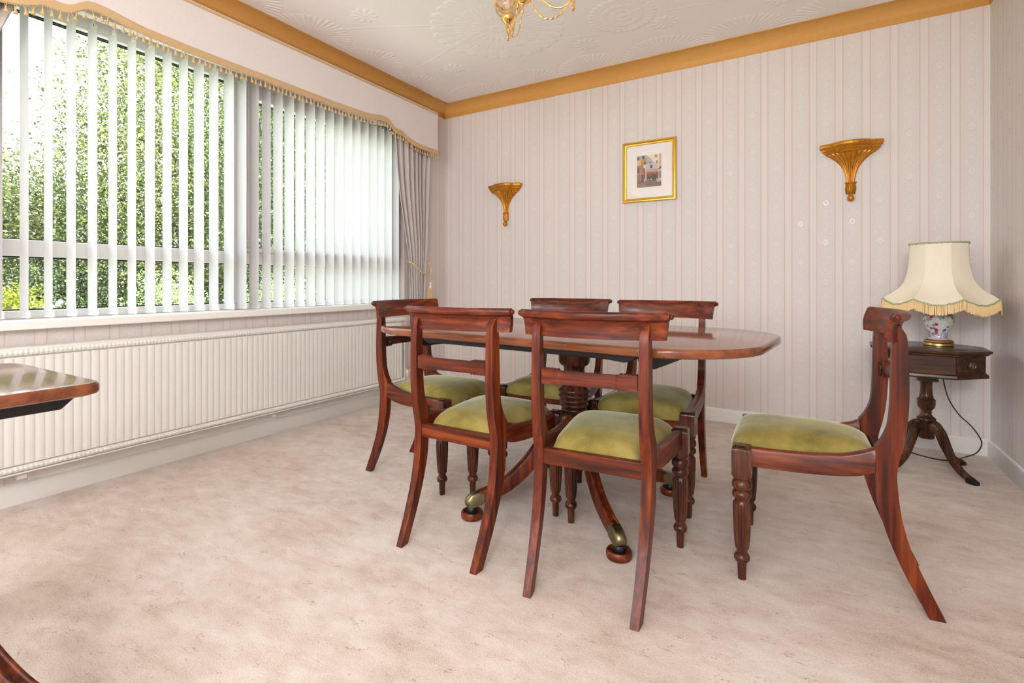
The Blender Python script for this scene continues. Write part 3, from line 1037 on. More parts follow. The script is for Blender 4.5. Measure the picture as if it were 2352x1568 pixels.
CHAIRS = [  # x, y, heading of the sitter (degrees), label
    (-1.0939, 1.5975, 89.53, 'mahogany dining chair, back to viewer, left one along the near side of the table'),
    (-0.5896, 1.5896, 94.06, 'mahogany dining chair, back to viewer, right one along the near side of the table'),
    (0.0393, 1.9593, 182.4, 'mahogany dining chair seen side on, pulled out at the right end of the table'),
    (-1.6494, 1.9674, 0.28, 'mahogany dining chair at the left end of the table near the radiator'),
    (-1.1558, 2.4302, -87.5, 'mahogany dining chair behind the table, left one facing viewer with backrest partly hidden'),
    (-0.6206, 2.3387, -92.07, 'mahogany dining chair behind the table, right one facing viewer under the gilt picture'),
]
proto = empty('dining_chair')
chair_parts(proto)
for i, (x, y, deg, lab) in enumerate(CHAIRS):
    o = proto if i == 0 else copy_tree(proto)
    o.location = (x, y, 0)
    o.rotation_euler = (0, 0, math.radians(deg - 90))
    tag(o, lab, 'chair', 'dining chairs around the mahogany table')

# ------------------------------------------------------------------ pedestal tables
def rounded_rect(hx, hy, r, n=14, rx=None):
    rx = rx or r
    pts = []
    for (sx, sy, a0) in ((1, 1, 0), (-1, 1, PI / 2), (-1, -1, PI), (1, -1, 1.5 * PI)):
        for k in range(n + 1):
            a = a0 + PI / 2 * k / n
            pts.append((sx * (hx - rx) + rx * math.cos(a), sy * (hy - r) + r * math.sin(a)))
    return pts

def table_top(g, outline_fn, z1, th):
    secs = []
    for ins, z in ((0.008, z1 - th), (0.002, z1 - th + 0.003), (0.0, z1 - th * 0.72), (0.0, z1 - th * 0.30), (0.0015, z1 - 0.004), (0.004, z1 - 0.001), (0.008, z1)):
        secs.append([(x, y, z) for x, y in outline_fn(ins)])
    g.sweep(secs)

def pedestal_leg(ang, r0=0.045):
    path = crv([(0.035, 0.335), (0.085, 0.322), (0.145, 0.262), (0.215, 0.185), (0.290, 0.126), (0.365, 0.094), (0.415, 0.082)], 26)
    ca, sa = math.cos(ang), math.sin(ang)
    g = G()
    secs = []
    for i, p in enumerate(path):
        t = (path[min(25, i + 1)] - path[max(0, i - 1)]).normalized()
        nrm = Vector((-t[1], t[0]))
        h = 0.033 - 0.009 * i / 25
        w = 0.0205 - 0.002 * i / 25
        row = []
        for (a, b) in ((-1, -1), (-1, 0.7), (-0.75, 1.0), (-0.45, 1.0), (-0.35, 0.88), (0.35, 0.88), (0.45, 1.0), (0.75, 1.0), (1, 0.7), (1, -1)):
            s, z = p[0] + nrm[0] * h * b, p[1] + nrm[1] * h * b
            row.append((s * ca - w * a * sa, s * sa + w * a * ca, z))
        secs.append(row)
    g.sweep(secs)
    return g, ca, sa

def pedestal(root, angs, ztop, M=None):
    P = [(0.055, 0.295), (0.060, 0.305), (0.062, 0.36), (0.050, 0.375), (0.050, 0.388)]
    for k in range(5):
        z = 0.398 + k * 0.0205
        r = interp([(0, 0.0545), (2, 0.064), (4, 0.068)], k)
        P += [(r - 0.006, z - 0.009), (r, z - 0.004), (r + 0.001, z), (r, z + 0.004), (r - 0.006, z + 0.009)]
    P += [(0.058, 0.498), (0.048, 0.515), (0.044, 0.53), (0.047, 0.545), (0.0475, 0.553), (0.044, 0.558), (0.044, 0.575), (0.048, 0.582), (0.058, 0.588), (0.064, 0.596), (0.066, 0.604), (0.067, 0.606), (0.067, 0.672)]
    G().lathe(P, 48).build('pedestal_column', dark_z, root, sharp=40)
    G(M).box(-0.13, -0.20, 0.670, 0.13, 0.20, ztop).build('tilt_block', bearer_mat, root, bevel=0.004)
    for a in angs:
        g, ca, sa = pedestal_leg(a)
        leg = g.build('leg', dark_x if False else wood_z, root, bevel=0.0015)
        def P3(s, w, z): return (s * ca - w * sa, s * sa + w * ca, z)
        # brass toe cap
        g = G()
        secs = []
        for (s, hw, zt, zb) in ((0.402, 0.0215, 0.1085, 0.058), (0.425, 0.0225, 0.105, 0.052), (0.445, 0.0225, 0.100, 0.048), (0.460, 0.021, 0.092, 0.0465), (0.470, 0.017, 0.083, 0.050), (0.475, 0.009, 0.074, 0.058)):
            row = []
            for (u, v) in ((-1, 0), (-1, 0.6), (-0.7, 0.92), (0, 1), (0.7, 0.92), (1, 0.6), (1, 0), (0.8, -0.0), (-0.8, 0.0)):
                row.append(P3(s, u * hw, zb + (zt - zb) * v))
            secs.append(row)
        g.sweep(secs)
        g.build('toe_cap', old_brass, leg, sharp=50)
        g = G(Matrix.Translation(P3(0.447, 0, 0)))
        g.lathe([(0.012, 0.018), (0.018, 0.020), (0.022, 0.030), (0.020, 0.042), (0.014, 0.050)], 18)
        g.build('caster', black_metal, leg)
        g = G(Matrix.Translation(P3(0.447, 0, 0)))
        g.lathe([(0.036, 0.0), (0.042, 0.004), (0.044, 0.012), (0.044, 0.024), (0.040, 0.030), (0.034, 0.030), (0.030, 0.020), (0.001, 0.018)], 32)
        g.build('caster_cup', wood_x, leg, sharp=50)

def bearer(y, x0, x1, z0, z1, M=None):
    g = G(M)
    n = 10
    prof = [(x0 + (0.10) * (1 - math.sin(PI / 2 * k / n)), z1 - (z1 - z0) * (1 - math.cos(PI / 2 * k / n))) for k in range(n + 1)]
    prof = [(x0, z1), (x0 + 0.004, z1 - 0.012), (x0 + 0.02, z1 - 0.028), (x0 + 0.05, z1 - 0.038), (x0 + 0.11, z0), (x1 - 0.11, z0), (x1 - 0.05, z1 - 0.038), (x1 - 0.02, z1 - 0.028), (x1 - 0.004, z1 - 0.012), (x1, z1)]
    g.prism([(x, y - 0.02, z) for x, z in prof], (0, 0.04, 0))
    return g

TX, TY = -0.872, 1.985
TROT = math.radians(-5.5)
T_M = Matrix.Translation((-0.076, 0.005, 0)) @ Matrix.Rotation(TROT, 4, 'Z')
tab = tag(empty('pedestal_dining_table', (TX, TY, 0)), 'long polished mahogany pedestal dining table with rounded ends among the six chairs', 'table')
g = G(T_M)
def outl(ins):
    hx, hy = 0.838 - ins, 0.437 - ins
    pts = []
    for (sx, sy, a0) in ((1, 1, 0), (-1, 1, PI / 2), (-1, -1, PI), (1, -1, 1.5 * PI)):
        for k in range(17):
            a = a0 + PI / 2 * k / 16
            pts.append((sx * (hx - 0.31) + 0.31 * math.cos(a), sy * (hy - 0.29) + 0.29 * math.sin(a)))
    return pts
table_top(g, outl, 0.738, 0.030)
g.build('tabletop', top_x, tab, sharp=30)
for s in (-1, 1):
    bearer(s * 0.315, -0.50, 0.50, 0.676, 0.7085, T_M).build('bearer', bearer_mat, tab, bevel=0.003)
for s in (-1, 1):
    g = G(T_M)
    q_ = [(-0.365, 0.7085), (-0.361, 0.690), (-0.350, 0.674), (-0.330, 0.661), (-0.300, 0.653), (0.300, 0.653), (0.330, 0.661), (0.350, 0.674), (0.361, 0.690), (0.365, 0.7085)]
    g.prism([(s * 0.525 - 0.018, y, z) for y, z in q_], (0.036, 0, 0))
    g.build('cleat', bearer_mat, tab, bevel=0.003)
pedestal(tab, [math.atan2(-0.349, -0.30), math.atan2(-0.353, 0.334), math.atan2(0.672, 0.74), math.atan2(0.35, -0.31)], 0.7085, T_M)

tab2 = tag(empty('pedestal_side_table', (-1.595, 0.235, 0)), 'small mahogany pedestal table cut off by the left edge of the picture', 'table')
g = G()
def outl2(ins):
    x0, x1, y0, y1 = -0.27 + ins, 0.287 - ins, -0.27 + ins, 0.253 - ins
    pts = []
    for (cx, cy, r, a0) in ((x1 - 0.035, y1 - 0.035, 0.035, 0), (x0 + 0.07, y1 - 0.07, 0.07, PI / 2), (x0 + 0.07, y0 + 0.07, 0.07, PI), (x1 - 0.035, y0 + 0.035, 0.035, 1.5 * PI)):
        for k in range(11):
            a = a0 + PI / 2 * k / 10
            pts.append((cx + r * math.cos(a), cy + r * math.sin(a)))
    return pts
table_top(g, outl2, 0.7205, 0.027)
g.build('tabletop', top_x, tab2, sharp=30)
for x in (0.20, -0.16):
    g = G()
    prof_b = [(-0.245, 0.694), (-0.21, 0.662), (0.20, 0.662), (0.235, 0.694)]
    g.prism([(x - 0.02, y, z) for y, z in prof_b], (0.04, 0, 0))
    g.build('bearer', bearer_mat, tab2, bevel=0.003)
pedestal(tab2, [math.radians(a) for a in (25, 168, 280)], 0.694)

# ------------------------------------------------------------------ octagonal drum table
DX, DY = 0.495, 3.275
dt = tag(empty('drum_table', (DX, DY, 0)), 'dark octagonal drum table in the right corner carrying the lamp', 'table')
def octa(R, z, off=math.radians(-71 + 22.5 - 22.5)):
    return [(R * math.cos(off + k * PI / 4), R * math.sin(off + k * PI / 4), z) for k in range(8)]
g = G()
g.sweep([octa(r, z) for r, z in ((0.232, 0.590), (0.240, 0.594), (0.240, 0.598), (0.250, 0.603), (0.253, 0.608), (0.250, 0.6135), (0.246, 0.615))])
g.build('tabletop', drum_x, dt, sharp=20)
g = G()
g.sweep([octa(r, z) for r, z in ((0.204, 0.6153), (0.202, 0.6158))])
g.build('inset_panel', wood('drum_inset_wood', 'x', (0.03, 0.014, 0.008, 1), (0.06, 0.028, 0.014, 1), (0.09, 0.045, 0.022, 1), rough=0.22), dt, sharp=20)
g = G()
g.sweep([octa(r, z) for r, z in ((0.222, 0.4835), (0.238, 0.486), (0.240, 0.492), (0.238, 0.502), (0.230, 0.507), (0.227, 0.511), (0.227, 0.590))])
g.build('drum_frieze', drum_x, dt, sharp=20)
off = math.radians(-71)
for k in range(8):
    if k % 2 == 0:
        a = off + k * PI / 4 + PI / 8
        Rm = 0.227 * math.cos(PI / 8)
        M = Matrix.Rotation(a, 4, 'Z') @ Matrix.Translation((Rm, 0, 0.548))
        dr = G(M).box(-0.004, -0.078, -0.033, 0.0022, 0.078, 0.035).build('drawer', drum_x, dt, bevel=0.0015)
        h = G(M @ Matrix.Rotation(PI / 2, 4, 'Y'))
        h.lathe([(0.016, 0.002), (0.017, 0.004), (0.014, 0.006), (0.011, 0.007), (0.011, 0.011), (0.006, 0.014), (0.001, 0.015)], 20)
        h.tube([(0.001 + 0.015 * math.cos(b), 0.015 * math.sin(b), 0.010) for b in np.linspace(0, 2 * PI, 24, endpoint=False)], 0.0018, 6, closed=True)
        h.build('ring_handle', old_brass, dr)
g = G()
g.lathe([(0.030, 0.150), (0.033, 0.152), (0.033, 0.235), (0.036, 0.240), (0.040, 0.246), (0.038, 0.254), (0.028, 0.262), (0.023, 0.270), (0.021, 0.278), (0.025, 0.281), (0.021, 0.286),
         (0.024, 0.293), (0.034, 0.306), (0.038, 0.325), (0.037, 0.338), (0.039, 0.342), (0.036, 0.348), (0.030, 0.354), (0.026, 0.375), (0.024, 0.41), (0.025, 0.432), (0.030, 0.436), (0.030, 0.442), (0.034, 0.444)], 36)
g.box(-0.042, -0.042, 0.443, 0.042, 0.042, 0.478)
g.lathe([(0.10, 0.474), (0.155, 0.480), (0.165, 0.486)], 40)
g.build('pedestal_column', drum_z, dt, sharp=40)
for k in range(4):
    a = math.radians(-48 + 90 * k)
    ca, sa = math.cos(a), math.sin(a)
    path = crv([(0.022, 0.205), (0.045, 0.216), (0.075, 0.195), (0.100, 0.140), (0.130, 0.080), (0.170, 0.038), (0.205, 0.020)], 26)
    g = G()
    secs = []
    for i, p in enumerate(path):
        t = (path[min(25, i + 1)] - path[max(0, i - 1)]).normalized()
        nrm = Vector((-t[1], t[0]))
        h = 0.022 - 0.011 * i / 25
        w = 0.0185 - 0.005 * i / 25
        row = []
        for (u, v) in ((-1, -1), (-1, 0.4), (-0.8, 0.8), (-0.45, 0.75), (-0.3, 1.0), (0.3, 1.0), (0.45, 0.75), (0.8, 0.8), (1, 0.4), (1, -1)):
            s, z = p[0] + nrm[0] * h * v, p[1] + nrm[1] * h * v
            row.append((s * ca - w * u * sa, s * sa + w * u * ca, max(z, 0.002)))
        secs.append(row)
    g.sweep(secs)
    lg = g.build('leg', drum_z, dt, bevel=0.001)
    g = G()
    secs = []
    for (s, hw, zt) in ((0.196, 0.0155, 0.036), (0.205, 0.017, 0.034), (0.220, 0.018, 0.028), (0.233, 0.016, 0.020), (0.240, 0.010, 0.010)):
        row = []
        for u in np.linspace(-1, 1, 15):
            z = zt * (1 - 0.35 * u * u) * (0.82 + 0.18 * abs(math.cos(u * PI * 2)))
            row.append((s * ca - hw * u * sa, s * sa + hw * u * ca, z))
        row += [(s * ca - hw * u * sa, s * sa + hw * u * ca, 0.0) for u in (1, -1)]
        secs.append(row)
    g.sweep(secs)
    g.build('paw_foot', old_brass if False else plain('dark_bronze', (0.03, 0.028, 0.022, 1), 0.4, 0.8), lg)

# ------------------------------------------------------------------ table lamp
LX, LY, LZ = 0.553, 3.335, 0.6162
lamp = tag(empty('table_lamp', (LX, LY, LZ)), 'flowered porcelain table lamp with cream fringed bell shade on the drum table', 'lamp')
G().lathe([(0.058, 0.0), (0.062, 0.002), (0.062, 0.012), (0.060, 0.015), (0.061, 0.019), (0.058, 0.026), (0.050, 0.030), (0.036, 0.032)], 40).build('brass_base', brass, lamp, sharp=35)
def porcelain():
    m, t, b = new_mat('flowered_porcelain', (0.8, 0.8, 0.76, 1), 0.15, coat=0.5)
    k = coords(t)
    X, Y, Z = xyz(t, k)
    vr = t.nodes.new('ShaderNodeTexVoronoi')
    vr.inputs['Scale'].default_value = 52.0
    t.links.new(k, vr.inputs['Vector'])
    d = E(t, vr.outputs['Distance'])
    cs = t.nodes.new('ShaderNodeSeparateColor')
    t.links.new(vr.outputs['Color'], cs.inputs[0])
    hue = E(t, cs.outputs[0])
    cl = ramp(t, hue, [(0.0, srgb(196, 60, 92)), (0.30, srgb(178, 44, 66)), (0.45, srgb(54, 138, 120)), (0.66, srgb(220, 130, 150)), (0.85, srgb(84, 110, 170))])
    n = noise(t, k, 130.0, 3, 0.6, 1.5)
    spot = (d + (n - 0.5) * 0.7).step(0.36, 0.46).inv() * E(t, cs.outputs[1]).step(0.18, 0.24)
    vine = (noise(t, k, 55.0, 2, 0.5, 2.0) - 0.5).abs().step(0.008, 0.022).inv() * 0.55
    c = mix(t, vine, srgb(222, 224, 214), srgb(92, 140, 132))
    c = mix(t, spot, c, cl)
    blue = Z.step(0.062, 0.070).inv() * Z.step(0.040, 0.044) * noise(t, k, 120.0, 2, 0.5, 1.0).step(0.46, 0.54)
    c = mix(t, blue * 0.85, c, srgb(96, 124, 180))
    c = mix(t, Z.step(0.040, 0.043).inv(), c, srgb(212, 170, 190))
    dots = Z.step(0.150, 0.153) * noise(t, k, 160.0, 2).step(0.45, 0.52)
    c = mix(t, dots * 0.8, c, srgb(60, 74, 84))
    t.links.new(c, b.inputs['Base Color'])
    return m
G().lathe([(0.042, 0.031), (0.040, 0.036), (0.036, 0.046), (0.036, 0.056), (0.042, 0.075), (0.054, 0.102), (0.0625, 0.126), (0.0635, 0.140), (0.059, 0.153), (0.046, 0.163), (0.036, 0.168), (0.034, 0.176)], 48).build('porcelain_vase', porcelain(), lamp, sharp=40)
G().lathe([(0.034, 0.174), (0.034, 0.182), (0.014, 0.188), (0.012, 0.21), (0.017, 0.214), (0.017, 0.25)], 24).build('lamp_holder', brass, lamp)
G().lathe([(0.004, 0.25), (0.014, 0.252), (0.016, 0.27), (0.028, 0.30), (0.032, 0.325), (0.024, 0.35), (0.006, 0.362)], 24).build('bulb', plain('white_bulb_glass', srgb(240, 238, 230), 0.3), lamp)
NPAN = 8
SH = [(0.0, 0.244), (0.06, 0.226), (0.15, 0.190), (0.28, 0.158), (0.45, 0.139), (0.65, 0.130), (0.85, 0.1255), (1.0, 0.124)]
ZB, ZT = 0.222, 0.518
def shade_pt(a, v, ro=0.0, dz=0.0):
    w = a / (2 * PI) * NPAN
    fr = w - math.floor(w)
    sc_ = math.sin(PI * fr)
    flat = math.cos(PI / NPAN) / math.cos((fr - 0.5) * 2 * PI / NPAN)
    r = interp(SH, v) * (1 - 0.75 * (1 - flat)) * (1 - 0.012 * (1 - sc_)) + ro
    z = ZB + (ZT - ZB) * v + 0.016 * (1 - sc_) * (1 - v) ** 3 - 0.012 * sc_ * (1 - v) ** 3 + dz
    return (r * math.cos(a + 0.22), r * math.sin(a + 0.22), z)
m_sh, t_, b_ = new_mat('cream_silk_shade', srgb(236, 227, 205), 0.7, spec=0.2)
nz_ = noise(t_, coords(t_, 'Object', (300, 300, 20)), 1.0, 2)
t_.links.new(mix(t_, nz_, srgb(226, 216, 193), srgb(236, 228, 207)), b_.inputs['Base Color'])
g = G()
ns, nv = 160, 26
loops = []
for j in range(nv + 1):
    loops.append([shade_pt(2 * PI * i / ns, j / nv) for i in range(ns)])
for j in range(nv, -1, -1):
    loops.append([shade_pt(2 * PI * i / ns, j / nv, -0.0022) for i in range(ns)])
g.sweep(loops + [loops[0]], cap=False)
shd = g.build('lamp_shade', m_sh, lamp, sharp=30)
tr = braid_mat('sage_gimp_braid', srgb(150, 150, 112), srgb(206, 202, 164), 500.0)
for v_, nm in ((0.0, 'lower_trim'), (1.0, 'upper_trim')):
    g = G()
    pts = [shade_pt(2 * PI * i / ns, v_, 0.001) for i in range(ns)]
    g.tube(pts, 0.0042, 8, closed=True, twist=lambda i, a: 1 + 0.25 * math.cos(a - i * 1.3))
    g.build(nm, tr, shd)
g = G()
for i in range(560):
    a = 2 * PI * i / 560 + rs.uniform(-0.004, 0.004)
    p = Vector(shade_pt(a, 0.0, 0.002))
    q = p + Vector((rs.uniform(-0.0015, 0.0015), rs.uniform(-0.0015, 0.0015), -0.047 + rs.uniform(-0.004, 0.003)))
    g.tube([p, (p + q) / 2 + Vector((p.x, p.y, 0)).normalized() * 0.001, q], lambda s: 0.0014 + 0.0008 * s, 5)
g.build('fringe', plain('gold_silk_fringe', srgb(226, 196, 140), 0.55), shd, recalc=False)
cordm = plain('brown_flex', (0.035, 0.012, 0.008, 1), 0.4)
pts = crv([(0.562, 3.398, 0.6205), (0.588, 3.475, 0.621), (0.604, 3.530, 0.618), (0.612, 3.558, 0.585), (0.606, 3.555, 0.50), (0.602, 3.52, 0.43), (0.620, 3.50, 0.325), (0.665, 3.515, 0.24), (0.715, 3.53, 0.185), (0.752, 3.545, 0.13), (0.765, 3.55, 0.085), (0.745, 3.555, 0.035), (0.70, 3.55, 0.008), (0.63, 3.46, 0.005), (0.56, 3.44, 0.005), (0.47, 3.50, 0.005), (0.44, 3.58, 0.005), (0.435, 3.64, 0.05), (0.435, 3.652, 0.27)], 130)
g = G(Matrix.Translation((-LX, -LY, -LZ))).tube(pts, 0.0030, 8)
g.build('cord', cordm, lamp)

sock = tag(empty('wall_socket', (0.42, YB, 0.32)), 'white wall socket on the back wall behind the pulled out chair', 'socket')
G().box(-0.043, -0.010, -0.043, 0.043, 0.0, 0.043).build('face_plate', plain('white_socket_plastic', srgb(236, 234, 230), 0.35), sock, bevel=0.003)
G().box(-0.020, -0.038, -0.026, 0.026, -0.010, 0.022).build('plug', plain('cream_plug_plastic', srgb(230, 226, 218), 0.4), sock, bevel=0.006)

# ------------------------------------------------------------------ gilt wall brackets
def gilt():
    m, t, b = new_mat('antique_gilt', (0.55, 0.27, 0.04, 1), 0.34, 0.45)
    k = coords(t)
    n = noise(t, coords(t, 'Object', (60, 60, 12)), 1.0, 4, 0.6)
    t.links.new(ramp(t, n, [(0.25, (0.40, 0.14, 0.008, 1)), (0.52, (0.54, 0.215, 0.013, 1)), (0.80, (0.66, 0.29, 0.022, 1))]), b.inputs['Base Color'])
    return m
giltm = gilt()
def half_lathe(g, prof, seg, mod=None, flat=0.6):
    """half-round against the wall: wall at y = 0, room towards -y"""
    secs = []
    for r, z in prof:
        row = []
        for i in range(seg + 1):
            a = PI + PI * i / seg
            rr = r if mod is None else mod(r, z, a)
            row.append((rr * math.cos(a), rr * math.sin(a) * flat, z))
        secs.append(row)
    g.sweep(secs)
def bracket(name, x, label, z0):
    b = tag(empty(name, (x, YB, z0)), label, 'wall bracket', 'gilt wall brackets')
    g = G()
    def front(u, sc_):
        # serpentine shelf front: concave wings, convex middle
        au = abs(u)
        d = 0.100 - 0.0 if au < 0.45 else 0.0
        y = interp([(0, 0.104), (0.25, 0.098), (0.5, 0.078), (0.62, 0.060), (0.70, 0.052), (0.85, 0.044), (1.0, 0.038)], au)
        return (u * 0.160 * sc_, -y * sc_)
    secs = []
    for sc_, z in ((0.80, 0.292), (0.84, 0.297), (0.82, 0.303), (0.90, 0.309), (0.93, 0.316), (0.90, 0.322), (0.97, 0.328), (1.0, 0.336), (1.0, 0.349), (0.985, 0.352)):
        row = [(front(u, sc_)[0], front(u, sc_)[1], z) for u in np.linspace(-1, 1, 49)]
        row += [(0.160 * sc_, 0.0, z), (-0.160 * sc_, 0.0, z)]
        secs.append(row)
    g.sweep(secs)
    g.build('shelf', giltm, b, sharp=40)
    g = G()
    def flute(r, z, a):
        return r * (0.88 + 0.15 * abs(math.cos((a - PI) * 11)) ** 0.8)
    half_lathe(g, [(0.020, 0.108), (0.0225, 0.135), (0.028, 0.165), (0.037, 0.195), (0.052, 0.225), (0.074, 0.252), (0.100, 0.275), (0.122, 0.290), (0.118, 0.294)], 176, flute, 0.62)
    g.build('fluted_cone', giltm, b, sharp=60)
    g = G()
    half_lathe(g, [(0.010, 0.042), (0.020, 0.050), (0.0235, 0.070), (0.0245, 0.095), (0.0215, 0.112)], 40, None, 0.8)
    for k in range(5):
        a = PI + PI * (k + 0.5) / 5
        for j in range(6):
            zz = 0.050 + j * 0.0105
            for s in (-1, 1):
                aa = a + s * 0.16
                rr = 0.022 + 0.003 * math.sin(j / 5 * PI)
                g.tube([(rr * math.cos(a), rr * math.sin(a) * 0.82, zz - 0.004), (1.1 * rr * math.cos(aa), 1.1 * rr * math.sin(aa) * 0.82, zz + 0.006)], 0.0026, 5)
        g.ball((0.027 * math.cos(a), 0.027 * math.sin(a) * 0.85, 0.114), 0.0055, 10, 7)
    g.build('leaf_collar', giltm, b)
    g = G()
    g.lathe([(0.001, 0.0), (0.009, 0.002), (0.0165, 0.010), (0.0190, 0.020), (0.0165, 0.030), (0.011, 0.036), (0.009, 0.040), (0.012, 0.044)], 24, (0, -0.020))
    g.build('ball_finial', giltm, b)
    return b
bracket('wall_bracket', -2.236, 'gilt fluted wall bracket left of the picture nearer the window', 1.416)
bracket('wall_bracket', 0.197, 'gilt fluted wall bracket above the lamp right of the picture', 1.424)

# ------------------------------------------------------------------ framed picture
clear_glass = glass.copy()
clear_glass.name = 'picture_glass'
for n_ in clear_glass.node_tree.nodes:
    if n_.type == 'BSDF_TRANSPARENT': n_.inputs['Color'].default_value = (1, 1, 1, 1)
PCX, PCZ, PW, PH = -1.0195, 1.7485, 0.388, 0.442
pic = tag(empty('framed_picture', (PCX, YB, PCZ)), 'small gilt framed street scene print hanging between the two brackets', 'picture')
gold_frame = plain('gold_leaf_frame', (0.72, 0.44, 0.07, 1), 0.30, 0.75)
prf = [(0.0, 0.0), (0.0, 0.018), (0.004, 0.0235), (0.010, 0.0245), (0.016, 0.021), (0.018, 0.0165), (0.022, 0.016), (0.027, 0.0135), (0.029, 0.010), (0.029, 0.0)]
secs = []
for (sx, sz) in ((-1, -1), (1, -1), (1, 1), (-1, 1), (-1, -1)):
    secs.append([(sx * (PW / 2 - d), -h, sz * (PH / 2 - d)) for d, h in prf])
G().sweep(secs, cap=False).build('frame', gold_frame, pic, sharp=30)
G().box(-PW / 2 + 0.027, -0.0060, -PH / 2 + 0.027, PW / 2 - 0.027, -0.001, PH / 2 - 0.027).build('mount', plain('grey_white_mount_board', srgb(246, 238, 233), 0.8), pic)
AW, AH = 0.178, 0.232
art = []
def R_(u0, v0, u1, v1, c): art.append(([(u0, v0), (u1, v0), (u1, v1), (u0, v1)], c))
def Q_(pts, c): art.append((pts, c))
R_(-0.042, -0.032, 1.042, 1.032, (222, 206, 176))
R_(-0.035, -0.027, 1.035, 1.027, (250, 243, 228))
R_(0, 0, 1, 1, (222, 204, 178))
Q_([(0.42, 0.6), (1, 0.55), (1, 1), (0.42, 1)], (230, 214, 186))
Q_([(0.42, 0.72), (0.42, 0.96), (0.55, 0.92), (0.62, 0.82), (0.76, 0.72)], (178, 172, 182))
R_(0, 0.72, 0.42, 1.0, (172, 160, 150)); R_(0.24, 0.70, 0.42, 0.88, (168, 146, 110))
R_(0.02, 0.88, 0.10, 0.98, (92, 82, 84)); R_(0.22, 0.90, 0.32, 0.99, (90, 74, 76)); R_(0.20, 0.885, 0.34, 0.905, (160, 104, 86)); R_(0.29, 0.72, 0.36, 0.81, (94, 76, 70))
Q_([(0, 0.70), (0.28, 0.68), (0.28, 0.80), (0.16, 0.87), (0, 0.84)], (212, 178, 122)); Q_([(0.17, 0.66), (0.28, 0.66), (0.28, 0.81), (0.17, 0.87)], (196, 132, 62))
R_(0.0, 0.40, 0.26, 0.70, (150, 122, 112)); R_(0.02, 0.46, 0.10, 0.64, (84, 62, 62)); R_(0.16, 0.44, 0.27, 0.66, (172, 104, 48)); R_(0.0, 0.38, 0.16, 0.42, (186, 92, 66))
Q_([(0.36, 0.60), (0.40, 0.72), (0.84, 0.70), (0.88, 0.58)], (190, 178, 186)); R_(0.36, 0.52, 0.88, 0.62, (198, 184, 182)); R_(0.50, 0.745, 0.60, 0.78, (152, 92, 74)); R_(0.80, 0.70, 0.84, 0.80, (70, 56, 58))
R_(0.54, 0.58, 0.64, 0.68, (78, 60, 66))
for k in range(14): R_(0.38 + k * 0.035, 0.50, 0.395 + k * 0.035, 0.56, (110, 100, 92))
Q_([(0.36, 0.44), (0.86, 0.46), (0.86, 0.50), (0.36, 0.49)], (196, 118, 52)); R_(0.36, 0.20, 0.86, 0.45, (74, 46, 40))
for k in range(9): R_(0.40 + k * 0.05, 0.36 + 0.02 * (k % 3), 0.43 + k * 0.05, 0.45, (188, 112, 46) if k % 2 else (116, 62, 36))
Q_([(0.86, 0.42), (1, 0.50), (1, 1), (0.92, 1), (0.90, 0.62)], (196, 172, 150)); Q_([(0.88, 0.50), (1, 0.56), (1, 0.62), (0.90, 0.56)], (96, 62, 56)); R_(0.88, 0.24, 1.0, 0.46, (150, 140, 150)); R_(0.92, 0.25, 0.94, 0.45, (100, 88, 96))
R_(0.74, 0.94, 0.82, 0.98, (120, 128, 140)); R_(0.72, 0.90, 0.84, 0.93, (176, 112, 90))
R_(0.0, 0.0, 1.0, 0.20, (112, 82, 80)); Q_([(0, 0.0), (0.5, 0.0), (0.3, 0.14), (0, 0.12)], (134, 106, 100)); R_(0.0, 0.17, 0.16, 0.38, (132, 96, 84)); R_(0.17, 0.16, 0.34, 0.40, (86, 58, 58)); R_(0.27, 0.40, 0.33, 0.60, (58, 44, 48))
R_(0.37, 0.20, 0.42, 0.44, (176, 142, 116)); R_(0.38, 0.32, 0.415, 0.38, (206, 92, 52)); R_(0.86, 0.22, 0.89, 0.46, (190, 158, 130))
for (u, v, h) in ((0.47, 0.18, 0.16), (0.53, 0.17, 0.15), (0.60, 0.21, 0.13), (0.68, 0.20, 0.17), (0.76, 0.22, 0.15)): Q_([(u - 0.022, v), (u + 0.022, v), (u + 0.014, v + h), (u - 0.014, v + h)], (46, 34, 38))
R_(0.30, 0.16, 0.325, 0.27, (204, 196, 188)); R_(0.46, 0.21, 0.50, 0.25, (208, 140, 116)); R_(0.56, 0.21, 0.62, 0.25, (190, 176, 124)); Q_([(0.78, 0.12), (1, 0.14), (1, 0.21), (0.80, 0.24)], (172, 158, 148)); R_(0.79, 0.07, 0.82, 0.18, (56, 44, 46)); R_(0.90, 0.10, 0.98, 0.14, (96, 78, 84))
g = G()
colr = []
for i, (pts, c) in enumerate(art):
    yy = -0.0062 - i * 0.00003
    g.add([((u - 0.5) * AW, yy, (v - 0.5) * AH) for u, v in pts], [tuple(range(len(pts)))])
    colr.append(srgb(*c))
mp_, tp_, bp_ = new_mat('printed_paper', rough=0.6)
ca_ = tp_.nodes.new('ShaderNodeVertexColor')
ca_.layer_name = 'ink'
nzz = noise(tp_, coords(tp_), 260.0, 3, 0.7)
hs = mix(tp_, 0.55, ca_.outputs['Color'], mix(tp_, nzz, (0.15, 0.13, 0.13, 1.0), (1.0, 1.0, 1.0, 1.0)), 'OVERLAY')
tp_.links.new(hs, bp_.inputs['Base Color'])
po = g.build('print', mp_, pic, recalc=False, smooth=False)
at = po.data.color_attributes.new('ink', 'FLOAT_COLOR', 'CORNER')
for p in po.data.polygons:
    for li in p.loop_indices: at.data[li].color = colr[p.index]
G().box(-PW / 2 + 0.026, -0.0112, -PH / 2 + 0.026, PW / 2 - 0.026, -0.0100, PH / 2 - 0.026).build('glazing', clear_glass, pic, smooth=False)

